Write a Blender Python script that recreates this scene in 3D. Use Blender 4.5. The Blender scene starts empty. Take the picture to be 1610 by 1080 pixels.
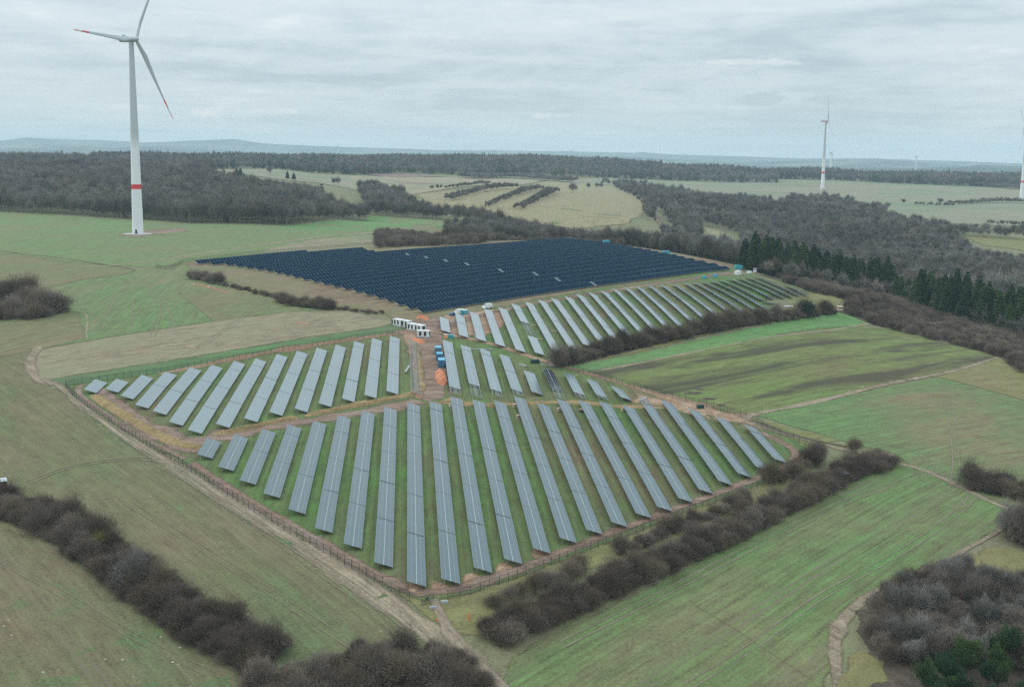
import bpy, bmesh, math, random, time
import numpy as np
from math import sin, cos, tan, atan, atan2, radians, degrees, pi, sqrt, hypot
from mathutils import Vector, Matrix
from mathutils.geometry import delaunay_2d_cdt
T0 = time.time()
S = bpy.context.scene
COL = S.collection
rnd = random.Random(11)
nrs = np.random.RandomState(5)

# ------------------------------------------------------------------ camera
FOC, CX, CY = 1900.0, 805.0, 540.0
PITCH, ROLL, CAMZ = atan(299 / FOC), 0.0125, 100.0
FWD = np.array([0, cos(PITCH), -sin(PITCH)])
_u = np.array([0, sin(PITCH), cos(PITCH)]); _r = np.array([1.0, 0, 0])
RT = cos(ROLL) * _r + sin(ROLL) * _u
UP = cos(ROLL) * _u - sin(ROLL) * _r
CAM = np.array([0, 0, CAMZ])
cd = bpy.data.cameras.new('camera')
cd.sensor_fit = 'HORIZONTAL'; cd.sensor_width = 36; cd.lens = 36 * FOC / 1610
cd.clip_start = 1; cd.clip_end = 60000
cam = bpy.data.objects.new('camera', cd); COL.objects.link(cam)
cam.matrix_world = Matrix(((RT[0], UP[0], -FWD[0], 0), (RT[1], UP[1], -FWD[1], 0), (RT[2], UP[2], -FWD[2], CAMZ), (0, 0, 0, 1)))
S.camera = cam

# ------------------------------------------------------------------ sky, sun, exposure
SUN_EL, SUN_AZ = radians(32), radians(-70)      # azimuth from +Y towards +X
w = bpy.data.worlds.new('World'); S.world = w; w.use_nodes = True
nt = w.node_tree; nt.nodes.clear()
def N(nt, typ, **kw):
    n = nt.nodes.new(typ)
    for k, v in kw.items():
        if k == 'ins':
            for kk, vv in v.items(): n.inputs[kk].default_value = vv
        else: setattr(n, k, v)
    return n
def math_(nt, op, a, b=None, clamp=False):
    n = nt.nodes.new('ShaderNodeMath'); n.operation = op; n.use_clamp = clamp
    for i, x in enumerate((a, b)):
        if x is None: continue
        if isinstance(x, (int, float)): n.inputs[i].default_value = x
        else: nt.links.new(x, n.inputs[i])
    return n.outputs[0]
def ramp(nt, fac, stops, interp='LINEAR'):
    n = nt.nodes.new('ShaderNodeValToRGB'); cr = n.color_ramp; cr.interpolation = interp
    while len(cr.elements) < len(stops): cr.elements.new(0.5)
    for e, (p, c) in zip(cr.elements, stops):
        e.position = p; e.color = (c, c, c, 1) if isinstance(c, (int, float)) else (*c[:3], 1)
    nt.links.new(fac, n.inputs[0]); return n.outputs[0]
def mixc(nt, fac, a, b, mode='MIX'):
    n = nt.nodes.new('ShaderNodeMix'); n.data_type = 'RGBA'; n.blend_type = mode
    for i, x in ((0, fac), (6, a), (7, b)):
        if isinstance(x, (int, float)): n.inputs[i].default_value = x
        elif isinstance(x, tuple): n.inputs[i].default_value = (*x[:3], 1)
        else: nt.links.new(x, n.inputs[i])
    return n.outputs[2]
sky = N(nt, 'ShaderNodeTexSky', sky_type='NISHITA', sun_disc=False)
sky.sun_elevation = SUN_EL; sky.sun_rotation = SUN_AZ; sky.dust_density = 2.0
tc = N(nt, 'ShaderNodeTexCoord'); sp = N(nt, 'ShaderNodeSeparateXYZ'); nt.links.new(tc.outputs['Generated'], sp.inputs[0])
zc = math_(nt, 'MAXIMUM', sp.outputs[2], 0.0)
den = math_(nt, 'ADD', zc, 0.035)
cb = N(nt, 'ShaderNodeCombineXYZ')
nt.links.new(math_(nt, 'DIVIDE', sp.outputs[0], den), cb.inputs[0]); nt.links.new(math_(nt, 'DIVIDE', sp.outputs[1], den), cb.inputs[1])
def noise(nt, vec, scale, detail=4, rough=0.55, dist=0.0, dims='3D'):
    n = nt.nodes.new('ShaderNodeTexNoise'); n.noise_dimensions = dims
    n.inputs['Scale'].default_value = scale; n.inputs['Detail'].default_value = detail
    n.inputs['Roughness'].default_value = rough; n.inputs['Distortion'].default_value = dist
    if vec is not None: nt.links.new(vec, n.inputs['Vector'])
    return n.outputs[0]
c1 = noise(nt, cb.outputs[0], 0.42, 7, 0.6, 0.4)
mp = N(nt, 'ShaderNodeMapping'); mp.inputs['Location'].default_value = (3.7, 9.1, 0); mp.inputs['Scale'].default_value = (0.55, 1.0, 1)
nt.links.new(cb.outputs[0], mp.inputs[0])
c2 = noise(nt, mp.outputs[0], 1.3, 7, 0.62, 0.6)
mp2 = N(nt, 'ShaderNodeMapping'); mp2.inputs['Scale'].default_value = (6, 6, 24); nt.links.new(tc.outputs['Generated'], mp2.inputs[0])
c3 = noise(nt, mp2.outputs[0], 1.0, 6, 0.6, 0.5)
c4 = noise(nt, mp2.outputs[0], 3.2, 6, 0.62, 0.8)
m = math_(nt, 'ADD', math_(nt, 'MULTIPLY', c1, 0.36), math_(nt, 'MULTIPLY', c2, 0.14))
m = math_(nt, 'ADD', m, math_(nt, 'MULTIPLY', c3, 0.33)); m = math_(nt, 'ADD', m, math_(nt, 'MULTIPLY', c4, 0.17))
cc = ramp(nt, m, [(0.34, (0.36, 0.44, 0.49)), (0.44, (0.45, 0.53, 0.58)), (0.50, (0.535, 0.61, 0.65)), (0.565, (0.60, 0.665, 0.69)), (0.64, (0.78, 0.80, 0.79))])
ys = math_(nt, 'MAXIMUM', sp.outputs[1], 0.01); AZ = math_(nt, 'DIVIDE', sp.outputs[0], ys); EL = math_(nt, 'DIVIDE', sp.outputs[2], ys)
mp3 = N(nt, 'ShaderNodeMapping'); mp3.inputs['Scale'].default_value = (60, 60, 130); nt.links.new(tc.outputs['Generated'], mp3.inputs[0])
cn = math_(nt, 'SUBTRACT', noise(nt, mp3.outputs[0], 1.0, 5, .62, .6), .5)
for a0, e0, wa, he, colr, st_c in ((.203, .046, .022, .0065, (.43, .50, .55), .8), (.255, .046, .022, .005, (.44, .51, .56), .75), (-.247, .030, .016, .006, (.80, .80, .78), .7), (-.20, .031, .03, .003, (.76, .78, .77), .5), (.19, .075, .045, .003, (.74, .77, .78), .45), (.03, .030, .02, .003, (.78, .79, .78), .6), (-.285, .085, .05, .004, (.46, .53, .57), .5), (-.03, .085, .07, .007, (.47, .54, .59), .45)):
    q1 = math_(nt, 'DIVIDE', math_(nt, 'SUBTRACT', AZ, a0), wa); q2 = math_(nt, 'DIVIDE', math_(nt, 'SUBTRACT', EL, e0), he)
    dd_ = math_(nt, 'ADD', math_(nt, 'ADD', math_(nt, 'MULTIPLY', q1, q1), math_(nt, 'MULTIPLY', q2, q2)), math_(nt, 'MULTIPLY', cn, 4.0))
    cc = mixc(nt, math_(nt, 'MULTIPLY', ramp(nt, dd_, [(.15, 1.0), (1.0, 0.0)], 'EASE'), st_c), cc, colr)
# paler towards the horizon and (as overcast skies are) brighter towards the zenith
hz = ramp(nt, zc, [(0.0, 1.0), (0.06, 0.0)])
cc = mixc(nt, math_(nt, 'MULTIPLY', hz, 0.42), cc, (0.68, 0.72, 0.735))
gain = math_(nt, 'ADD', 0.98, math_(nt, 'MULTIPLY', zc, 1.75))
vm = N(nt, 'ShaderNodeVectorMath', operation='SCALE'); nt.links.new(cc, vm.inputs[0]); nt.links.new(gain, vm.inputs['Scale'])
bgc = N(nt, 'ShaderNodeBackground'); nt.links.new(vm.outputs[0], bgc.inputs[0]); bgc.inputs[1].default_value = 0.90
bgs = N(nt, 'ShaderNodeBackground'); nt.links.new(sky.outputs[0], bgs.inputs[0]); bgs.inputs[1].default_value = 0.05
mx = N(nt, 'ShaderNodeMixShader'); mx.inputs[0].default_value = 0.9
nt.links.new(bgs.outputs[0], mx.inputs[1]); nt.links.new(bgc.outputs[0], mx.inputs[2])
wo = N(nt, 'ShaderNodeOutputWorld'); nt.links.new(mx.outputs[0], wo.inputs[0])

sl = bpy.data.lights.new('sun', 'SUN'); sl.energy = 0.9; sl.angle = radians(18); sl.color = (1.0, 0.97, 0.93)
so = bpy.data.objects.new('sun', sl); COL.objects.link(so)
sd = Vector((sin(SUN_AZ) * cos(SUN_EL), cos(SUN_AZ) * cos(SUN_EL), sin(SUN_EL)))
so.rotation_euler = sd.to_track_quat('Z', 'Y').to_euler(); so.location = (0, 0, 300)
vs = S.view_settings; vs.view_transform = 'Standard'; vs.look = 'None'; vs.gamma = 1; vs.use_curve_mapping = False
vs.exposure = 0.36
S.cycles.use_denoising = False
S.cycles.pixel_filter_type = 'BLACKMAN_HARRIS'; S.cycles.filter_width = 1.4
try: S.cycles.sampling_pattern = 'BLUE_NOISE'
except Exception: pass
S.cycles.use_adaptive_sampling = False
S.cycles.max_bounces = 5; S.cycles.diffuse_bounces = 2; S.cycles.glossy_bounces = 2
S.cycles.volume_bounces = 1; S.cycles.transparent_max_bounces = 12; S.cycles.caustics_reflective = False; S.cycles.caustics_refractive = False

# ------------------------------------------------------------------ terrain
K = np.array([24.157, -3.951, 17.587, -5.42, 4.777, -3.162, -3.032, -13.311, -4.443, 1.062])
def poly(x, y):
    u = x / 300; v = (y - 500) / 300
    return np.stack([np.ones_like(u), u, v, u*u, u*v, v*v, v**3, u*v*v, u*u*v, u**3], -1) @ K
def ray(px, py): return FOC * FWD + (px - CX) * RT + (CY - py) * UP
ctl = []
hull = [(-86,320),(-77,341),(-61,290),(-60,359),(-37,260),(-47,372),(-21,243),(-34,384),(-7,251),(-13,391),(12,272),(1,397),(31,291),(22,395),(50,312),(43,394),(70,333),(66,382),(76,341),
 (-141,390),(-141,405),(-118,371),(-115,424),(-94,344),(-95,441),(-68,372),(-75,462),(-42,399),(-50,487),(-21,407),(-28,481),(7,404),(4,434),(37,400),
 (-30,502),(-32,532),(1,468),(-6,557),(22,476),(12,580),(48,499),(38,606),(80,532),(72,639),(121,575),(104,668),(148,633),(143,713)]
for x, y in hull: ctl.append((x, y, float(poly(np.array(float(x)), np.array(float(y))))))
def V(px, py, z):
    d = ray(px, py); t = (z - CAMZ) / d[2]; p = CAM + d * t; ctl.append((p[0], p[1], z))
def Wc(px, Y, z): ctl.append(((px - CX) / FOC * Y, Y, z))
for a in [(0,333,35),(100,337,35),(217,368,34),(300,352,35),(530,345,34),(700,350,32),(296,415,32.5),(560,390,35),(750,387,34.5),(897,378,33.6),(1155,426,31),
          (0,400,33),(130,410,32.5),(0,500,27),(60,600,20),(0,700,14.5),(0,850,11.5),(200,900,11),(450,1060,6),(0,1080,8),(805,1080,3),
          (1000,1080,2),(1300,1060,1),(1610,1080,0),(1610,850,5),(1400,740,9.5),(1610,700,9),(1570,562,15),(1360,512,19),(1610,470,12),(1320,487,22),(1260,455,26),(1160,420,29),
          (560,282,50),(400,270,60),(650,300,46),(880,302,44),(780,292,46),(1000,347,27),(950,330,31),(1000,277,45),(700,275,50),(1100,285,36),(1293,298,26),(1500,280,40),(1200,315,22),
          (1573,383,9),(1400,345,15),(1500,325,18),(1606,316,20),(1300,275,44),(870,335,32)]: V(*a)
for a in [(100,1500,48),(100,1900,58),(100,2500,68),(400,1500,44),(400,1900,52),(300,2400,62),(-200,1500,45),(-200,2500,66),(-300,900,33),(-300,500,26),(-400,250,12),(600,1250,26),(700,1150,22),(900,1150,14),(1000,1050,16),(1150,1000,12),(1150,1150,-4),
          (900,1250,12),(1400,900,0),(1400,1050,-8),(1600,900,-6),(1600,1050,-8),(1800,1100,0),(1900,700,4),(1900,400,0),(1250,1300,2),(1100,1450,12),(1100,1800,24),(1300,850,10),(1500,750,6),(1000,2200,30),
          (600,3500,70),(900,3650,74),(1200,3700,50),(1300,3700,47),(1700,3700,46),(200,3500,66),(0,5000,30),(800,5200,25),(1600,5200,20),(-500,5200,30),(2200,5200,15),(-500,3500,60),(2200,3300,35),(2200,2000,15)]: Wc(*a)
ctl = np.array(ctl)
def _phi(r2): return np.where(r2 > 1e-12, 0.5 * r2 * np.log(np.maximum(r2, 1e-12)), 0.0)
P2 = ctl[:, :2] / 1000.0
def _w(P): return np.stack([np.arctan2(P[:, 0], P[:, 1]) * 1.2, np.log(np.maximum(np.hypot(P[:, 0], P[:, 1]), .03))], 1)
Q = _w(P2); n = len(Q)
A = np.zeros((n + 3, n + 3)); A[:n, :n] = _phi(((Q[:, None] - Q[None]) ** 2).sum(-1)) + np.eye(n) * 0.0004
A[:n, n] = 1; A[:n, n+1:] = Q; A[n:, :n] = A[:n, n:].T
CO = np.linalg.solve(A, np.r_[ctl[:, 2], 0, 0, 0])
def H(x, y):
    x = np.asarray(x, float); y = np.asarray(y, float); sh = x.shape
    P = np.stack([x.ravel(), y.ravel()], 1) / 1000.0
    P[:, 1] = np.maximum(P[:, 1], 0.02); q = _w(P)
    q[:, 1] = np.clip(q[:, 1], np.log(.14), np.log(6.0)); q[:, 0] = np.clip(q[:, 0], -.9, .9)
    out = np.empty(len(q))
    for i in range(0, len(q), 20000):
        s = q[i:i+20000]
        out[i:i+20000] = _phi(((s[:, None] - Q[None]) ** 2).sum(-1)) @ CO[:n] + CO[n] + s @ CO[n+1:]
    return out.reshape(sh)
def h1(x, y): return float(H(np.array([x]), np.array([y]))[0])
_ts = np.exp(np.linspace(np.log(120), np.log(7000), 420))
def unproj(pts, off=0.0):
    """pixel positions of the photograph -> points on the ground (plus off)"""
    out = []
    for px, py in pts:
        d = ray(px, py); d = d / d[1]
        X = CAM[0] + d[0] * _ts; Y = _ts; Z = CAMZ + d[2] * _ts
        g = Z - H(X, Y) - off; k = np.where(g < 0)[0]
        if len(k) == 0 or k[0] == 0: i = len(_ts) - 2 if len(k) == 0 else 0; t = _ts[i]
        else:
            a, b = _ts[k[0]-1], _ts[k[0]]
            for _ in range(2):
                tt = np.linspace(a, b, 12); gg = CAMZ + d[2] * tt - H(d[0] * tt, tt) - off
                j = int(np.argmax(gg < 0)); j = max(j, 1); a, b = tt[j-1], tt[j]
            t = (a + b) / 2
        out.append((d[0] * t, t))
    return np.array(out)

# ------------------------------------------------------------------ helpers
def setp(o, label=None, cat=None, group=None, kind=None):
    if label: o['label'] = label
    if cat: o['category'] = cat
    if group: o['group'] = group
    if kind: o['kind'] = kind
    return o
def link(o, parent=None):
    COL.objects.link(o)
    if parent: o.parent = parent
    return o
def empty(name, loc=(0, 0, 0), rz=0, parent=None):
    o = bpy.data.objects.new(name, None); o.location = loc; o.rotation_euler = (0, 0, rz); o.empty_display_size = .2
    return link(o, parent)
def mesh_np(name, v, f, mats=(), mi=None, smooth=False):
    """v (n,3), f list/array of polygons (uniform size array is fastest)"""
    me = bpy.data.meshes.new(name)
    v = np.asarray(v, np.float32)
    if isinstance(f, np.ndarray):
        k = f.shape[1]; me.vertices.add(len(v)); me.vertices.foreach_set('co', v.ravel())
        me.loops.add(f.size); me.loops.foreach_set('vertex_index', f.astype(np.int32).ravel())
        me.polygons.add(len(f)); me.polygons.foreach_set('loop_start', np.arange(0, f.size, k, dtype=np.int32))
        me.polygons.foreach_set('loop_total', np.full(len(f), k, np.int32))
    else: me.from_pydata([tuple(p) for p in v.tolist()], [], [tuple(q) for q in f])
    for m_ in mats: me.materials.append(m_)
    if mi is not None: me.polygons.foreach_set('material_index', np.asarray(mi, np.int32))
    if smooth: me.polygons.foreach_set('use_smooth', np.ones(len(me.polygons), bool))
    me.update(calc_edges=True)
    return me
def obj(name, me, parent=None, loc=(0, 0, 0), rz=0):
    o = bpy.data.objects.new(name, me); o.location = loc; o.rotation_euler = (0, 0, rz)
    return link(o, parent)
class MB:
    """collects shapes into one mesh"""
    def __init__(s): s.v = []; s.f = []; s.m = []
    def add(s, v, f, m=0):
        b = len(s.v); s.v += [tuple(p) for p in v]; s.f += [tuple(i + b for i in q) for q in f]; s.m += [m] * len(f)
    def box(s, x0, x1, y0, y1, z0, z1, m=0, M=None, bevel=0):
        v = [Vector(p) for p in ((x0,y0,z0),(x1,y0,z0),(x1,y1,z0),(x0,y1,z0),(x0,y0,z1),(x1,y0,z1),(x1,y1,z1),(x0,y1,z1))]
        if M is not None: v = [M @ p for p in v]
        s.add(v, [(0,3,2,1),(4,5,6,7),(0,1,5,4),(1,2,6,5),(2,3,7,6),(3,0,4,7)], m)
    def tube(s, pts, rad, n=8, m=0, cap=True):
        rings = []; pts = [Vector(p) for p in pts]
        if isinstance(rad, (int, float)): rad = [rad] * len(pts)
        b = len(s.v)
        for i, p in enumerate(pts):
            d = (pts[min(i+1, len(pts)-1)] - pts[max(i-1, 0)]).normalized()
            a = Vector((0,0,1)) if abs(d.z) < .9 else Vector((1,0,0)); e1 = d.cross(a).normalized(); e2 = d.cross(e1)
            for k in range(n):
                t = 2*pi*k/n; s.v.append(tuple(p + (e1*cos(t) + e2*sin(t)) * rad[i]))
        for i in range(len(pts)-1):
            for k in range(n):
                a0 = b+i*n+k; a1 = b+i*n+(k+1)%n; s.f.append((a0, a1, a1+n, a0+n)); s.m.append(m)
        if cap:
            s.f.append(tuple(b+k for k in range(n))); s.m.append(m)
            s.f.append(tuple(b+(len(pts)-1)*n+k for k in reversed(range(n)))); s.m.append(m)
    def lathe(s, prof, n=24, m=0):
        b = len(s.v)
        for z, r in prof:
            for k in range(n): t = 2*pi*k/n; s.v.append((r*cos(t), r*sin(t), z))
        for i in range(len(prof)-1):
            for k in range(n):
                a0 = b+i*n+k; a1 = b+i*n+(k+1)%n; s.f.append((a0, a1, a1+n, a0+n)); s.m.append(m)
    def mesh(s, name, mats, smooth=False): return mesh_np(name, np.array(s.v, float).reshape(-1, 3), s.f, mats if isinstance(mats, (list, tuple)) else [mats], s.m, smooth)
    def build(s, name, mats, parent=None, loc=(0,0,0), rz=0, smooth=False): return obj(name, s.mesh(name, mats, smooth), parent, loc, rz)

def newmat(name):
    m_ = bpy.data.materials.new(name); m_.use_nodes = True; t = m_.node_tree
    return m_, t, t.nodes['Principled BSDF']
def simple(name, col, rough=0.7, metal=0.0, var=0.12, scale=0.8, spec=0.5, ior=1.45):
    m_, t, b = newmat(name)
    tc_ = N(t, 'ShaderNodeTexCoord'); oi = N(t, 'ShaderNodeObjectInfo')
    nz = noise(t, tc_.outputs['Object'], scale, 5, .6)
    f = math_(t, 'ADD', math_(t, 'MULTIPLY', math_(t, 'SUBTRACT', nz, .5), var * 4), 1.0)
    f = math_(t, 'MULTIPLY', f, math_(t, 'ADD', 1 - var * .5, math_(t, 'MULTIPLY', oi.outputs['Random'], var)))
    v_ = N(t, 'ShaderNodeVectorMath', operation='SCALE'); v_.inputs[0].default_value = col[:3]; t.links.new(f, v_.inputs['Scale'])
    t.links.new(v_.outputs[0], b.inputs['Base Color'])
    b.inputs['Roughness'].default_value = rough; b.inputs['Metallic'].default_value = metal; b.inputs['IOR'].default_value = ior
    b.inputs['Specular IOR Level'].default_value = spec
    return m_
def srgb(r, g, b): return tuple(((c/255+.055)/1.055)**2.4 if c > 10 else c/255/12.92 for c in (r, g, b))

# ------------------------------------------------------------------ air
hm = bpy.data.materials.new('haze'); hm.use_nodes = True; ht = hm.node_tree; ht.nodes.clear()
hv = N(ht, 'ShaderNodeVolumePrincipled'); hv.inputs['Color'].default_value = (0.68, 0.89, 1.0, 1); hv.inputs['Density'].default_value = 0.000064
hv.inputs['Anisotropy'].default_value = 0.0
ho = N(ht, 'ShaderNodeOutputMaterial'); ht.links.new(hv.outputs[0], ho.inputs['Volume'])
mb = MB(); mb.box(-16800, 16800, -300, 18500, -46, 320); hz_o = mb.build('haze', hm); setp(hz_o, kind='stuff')

# ------------------------------------------------------------------ ground materials
def ground_mat(name, cols, ang=0.0, streak=1.0, tram=0.0, tram_col=None, patch=1.0, stones=0.0, scale=1.0, dark=0.0, dark_col=(.05,.042,.035)):
    """cols: three albedos (bare, middle, lush); ang: direction of work in degrees from +Y; tram: spacing of tractor lanes (m)"""
    m_, t, b = newmat(name)
    geo = N(t, 'ShaderNodeNewGeometry')
    mp_ = N(t, 'ShaderNodeMapping'); mp_.inputs['Rotation'].default_value = (0, 0, radians(ang)); t.links.new(geo.outputs['Position'], mp_.inputs[0])
    sp_ = N(t, 'ShaderNodeSeparateXYZ'); t.links.new(mp_.outputs[0], sp_.inputs[0])
    across, along = sp_.outputs[0], sp_.outputs[1]
    def sv(sx, sy, off=0.0):
        c = N(t, 'ShaderNodeCombineXYZ'); t.links.new(math_(t, 'ADD', math_(t, 'MULTIPLY', across, sx), off), c.inputs[0]); t.links.new(math_(t, 'MULTIPLY', along, sy), c.inputs[1]); return c.outputs[0]
    big = noise(t, sv(.016*scale, .010*scale, float(sum(map(ord, name)) % 97)), 1, 6, .6, .8)
    str1 = noise(t, sv(.16*scale, .007*scale, 3), 1, 6, .62, .3)
    str2 = noise(t, sv(.9*scale, .03*scale, 7), 1, 4, .6, .2)
    fine = noise(t, sv(1.6, 1.1, 1), 1, 5, .7)
    f = math_(t, 'ADD', math_(t, 'MULTIPLY', math_(t, 'SUBTRACT', big, .5), 1.55 * patch), .5)
    f = math_(t, 'ADD', f, math_(t, 'MULTIPLY', math_(t, 'SUBTRACT', str1, .5), .95 * streak))
    f = math_(t, 'ADD', f, math_(t, 'MULTIPLY', math_(t, 'SUBTRACT', str2, .5), .40 * streak))
    mid = noise(t, sv(.30, .13, 4), 1, 5, .65, .3)
    f = math_(t, 'ADD', f, math_(t, 'MULTIPLY', math_(t, 'SUBTRACT', fine, .5), .55))
    f = math_(t, 'ADD', f, math_(t, 'MULTIPLY', math_(t, 'SUBTRACT', mid, .5), .60))
    col = ramp(t, f, [(-0.0, cols[0]), (0.48, cols[1]), (1.0, cols[2])])
    lum = math_(t, 'ADD', math_(t, 'MULTIPLY', math_(t, 'SUBTRACT', fine, .5), 1.5), math_(t, 'MULTIPLY', math_(t, 'SUBTRACT', mid, .5), .95))
    lum = math_(t, 'ADD', math_(t, 'ADD', lum, math_(t, 'MULTIPLY', math_(t, 'SUBTRACT', str2, .5), .95 * streak)), 1.0)
    vl = N(t, 'ShaderNodeVectorMath', operation='SCALE'); t.links.new(col, vl.inputs[0]); t.links.new(math_(t, 'MAXIMUM', lum, .3), vl.inputs['Scale']); col = vl.outputs[0]
    if tram:
        fr = math_(t, 'FRACT', math_(t, 'DIVIDE', math_(t, 'ADD', across, math_(t, 'MULTIPLY', noise(t, sv(0, .012), 1, 2), 5.0)), tram))
        dd = math_(t, 'MULTIPLY', math_(t, 'ABSOLUTE', math_(t, 'SUBTRACT', math_(t, 'ABSOLUTE', math_(t, 'SUBTRACT', fr, .5)), .95/tram)), tram)
        ln = ramp(t, dd, [(0.22, 1.0), (0.55, 0.0)])
        wear = ramp(t, noise(t, sv(.03, .014, 5), 1, 4, .6), [(.42, 0.0), (.62, 1.0)])
        col = mixc(t, math_(t, 'MULTIPLY', math_(t, 'MULTIPLY', ln, wear), .62), col, tram_col or cols[0])
    if dark:
        dk = noise(t, sv(.075, .011, 11), 1, 6, .62, .6)
        col = mixc(t, math_(t, 'MULTIPLY', ramp(t, dk, [(.47, 0.0), (.62, 1.0)]), dark), col, dark_col)
    if stones:
        v_ = N(t, 'ShaderNodeTexVoronoi'); v_.inputs['Scale'].default_value = .38; t.links.new(geo.outputs['Position'], v_.inputs['Vector'])
        st = ramp(t, v_.outputs['Distance'], [(0.06, 1.0), (.11, 0.0)])
        wn = ramp(t, noise(t, sv(.05, .05, 2), 1, 3), [(.45, 0.0), (.65, 1.0)])
        col = mixc(t, math_(t, 'MULTIPLY', math_(t, 'MULTIPLY', st, wn), stones), col, (.50, .45, .37))
    at = N(t, 'ShaderNodeAttribute', attribute_name='edge')
    ef = math_(t, 'ADD', at.outputs['Fac'], math_(t, 'ADD', math_(t, 'MULTIPLY', math_(t, 'SUBTRACT', mid, .5), 1.3), math_(t, 'MULTIPLY', math_(t, 'SUBTRACT', fine, .5), .9)))
    al = ramp(t, math_(t, 'MULTIPLY', ef, ramp(t, at.outputs['Fac'], [(0.0, 0.0), (.25, 1.0)])), [(.55, 1.0), (.85, 0.0)])
    t.links.new(al, b.inputs['Alpha'])
    t.links.new(col, b.inputs['Base Color'])
    b.inputs['Roughness'].default_value = .95; b.inputs['Specular IOR Level'].default_value = .15
    bp = N(t, 'ShaderNodeBump'); bp.inputs['Strength'].default_value = .6; bp.inputs['Distance'].default_value = .25
    t.links.new(fine, bp.inputs['Height']); t.links.new(bp.outputs[0], b.inputs['Normal'])
    return m_
def soil(c, k=1.35, d=.7): return (tuple(x*d for x in c), c, tuple(x*k for x in c))

# base terrain: one polar sheet out to the horizon, a hand below the field sheets
def base_ground():
    az = np.radians(np.linspace(-62, 62, 190)); r = np.exp(np.linspace(np.log(60), np.log(16500), 205))
    Az, R = np.meshgrid(az, r); X = R*np.sin(Az); Y = R*np.cos(Az)
    Z = H(X, Y); far = np.clip((R - 4200) / 2200, 0, 1); far = far*far*(3-2*far)
    Z = Z*(1-far) + far*(-10 + 25*np.sin(X/2100+1)*np.sin(Y/1700)) - .05 - R*.00008 - np.maximum(0, R-1200)*.0005
    v = np.stack([X, Y, Z], -1).reshape(-1, 3); nj = X.shape[1]; i, j = np.meshgrid(np.arange(X.shape[0]-1), np.arange(nj-1), indexing='ij')
    a = (i*nj + j).ravel(); f = np.stack([a, a+1, a+nj+1, a+nj], 1)
    return v, f
G_BASE = ground_mat('rough_grass', ((.19,.155,.105), (.165,.16,.09), (.14,.165,.08)), 20, .3, patch=1.2)
v, f = base_ground(); go = obj('ground', mesh_np('ground', v, f, [G_BASE], smooth=True)); setp(go, kind='structure')

def jitter_poly(xy, step, amp, closed=True):
    out = []; nn = len(xy)
    for i in range(nn if closed else nn-1):
        a = np.array(xy[i]); b = np.array(xy[(i+1) % nn]); L = np.linalg.norm(b-a); st = step * max(1.0, .5*(a[1]+b[1])/400); k = max(1, int(L/st))
        for q in range(k):
            p = a + (b-a)*q/k
            if q: p = p + nrs.randn(2)*amp*max(1.0, p[1]/500)*.5
            out.append(p)
    if not closed: out.append(np.array(xy[-1]))
    return np.array(out)
LAYER = [0]
def in_poly(px, py, poly):
    x, y = poly[:, 0], poly[:, 1]; x2, y2 = np.roll(x, -1), np.roll(y, -1)
    c = np.zeros(len(px), bool)
    for a, b, c2, d in zip(x, y, x2, y2):
        if b == d: continue
        hit = ((b > py) != (d > py)) & (px < (c2-a)*(py-b)/(d-b)+a); c ^= hit
    return c
def sheet(name, pix, mat, lay=1, res=11.0, amp=.7, soft=2.0, world=None, smoothpoly=True):
    xy = np.array(world) if world is not None else unproj(pix)
    B = jitter_poly(xy, 3.5, amp)
    x0, y0 = B.min(0); x1, y1 = B.max(0); dist = max(200, (y0+y1)/2); r = res*max(1, dist/500)
    gx, gy = np.meshgrid(np.arange(x0, x1, r), np.arange(y0, y1, r)); gx = gx.ravel() + nrs.uniform(-.2, .2, gx.size)*r; gy = gy.ravel() + nrs.uniform(-.2, .2, gy.size)*r
    k = in_poly(gx, gy, B); I = np.stack([gx[k], gy[k]], 1)
    sgn = np.sign(((B[:, 0]*np.roll(B[:, 1], -1)) - (np.roll(B[:, 0], -1)*B[:, 1])).sum()); tg = np.roll(B, -1, 0) - np.roll(B, 1, 0); tg /= np.linalg.norm(tg, axis=1)[:, None] + 1e-9
    ring = (B + np.stack([-tg[:, 1], tg[:, 0]], 1)*sgn*soft*np.maximum(1, B[:, 1:2]/450))[::1]
    ring = ring[in_poly(ring[:, 0], ring[:, 1], B)]; nr_ = len(ring); I = np.vstack([ring, I]) if len(I) else ring
    nb = len(B); pts = [Vector(p) for p in np.vstack([B, I]).tolist()] if len(I) else [Vector(p) for p in B.tolist()]
    r_ = delaunay_2d_cdt(pts, [], [list(range(nb))], 1, 1e-4)
    V2 = np.array([(p.x, p.y) for p in r_[0]]); F2 = [tuple(q) for q in r_[2]]
    Z = H(V2[:, 0], V2[:, 1]) + lay*.014
    F2 = np.array([q for q in F2 if len(q) == 3])
    a = V2[F2[:, 1]]-V2[F2[:, 0]]; c = V2[F2[:, 2]]-V2[F2[:, 0]]; flip = (a[:, 0]*c[:, 1]-a[:, 1]*c[:, 0]) < 0
    F2[flip] = F2[flip][:, ::-1]
    me = mesh_np(name, np.c_[V2, Z], F2, [mat], smooth=True); ed = np.zeros(len(V2))
    for i, src in enumerate(r_[3]):
        if any(q < nb for q in src): ed[i] = 1
    at = me.attributes.new('edge', 'FLOAT', 'POINT'); at.data.foreach_set('value', ed.astype(np.float32))
    o = obj(name, me); setp(o, kind='structure'); return o
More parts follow.
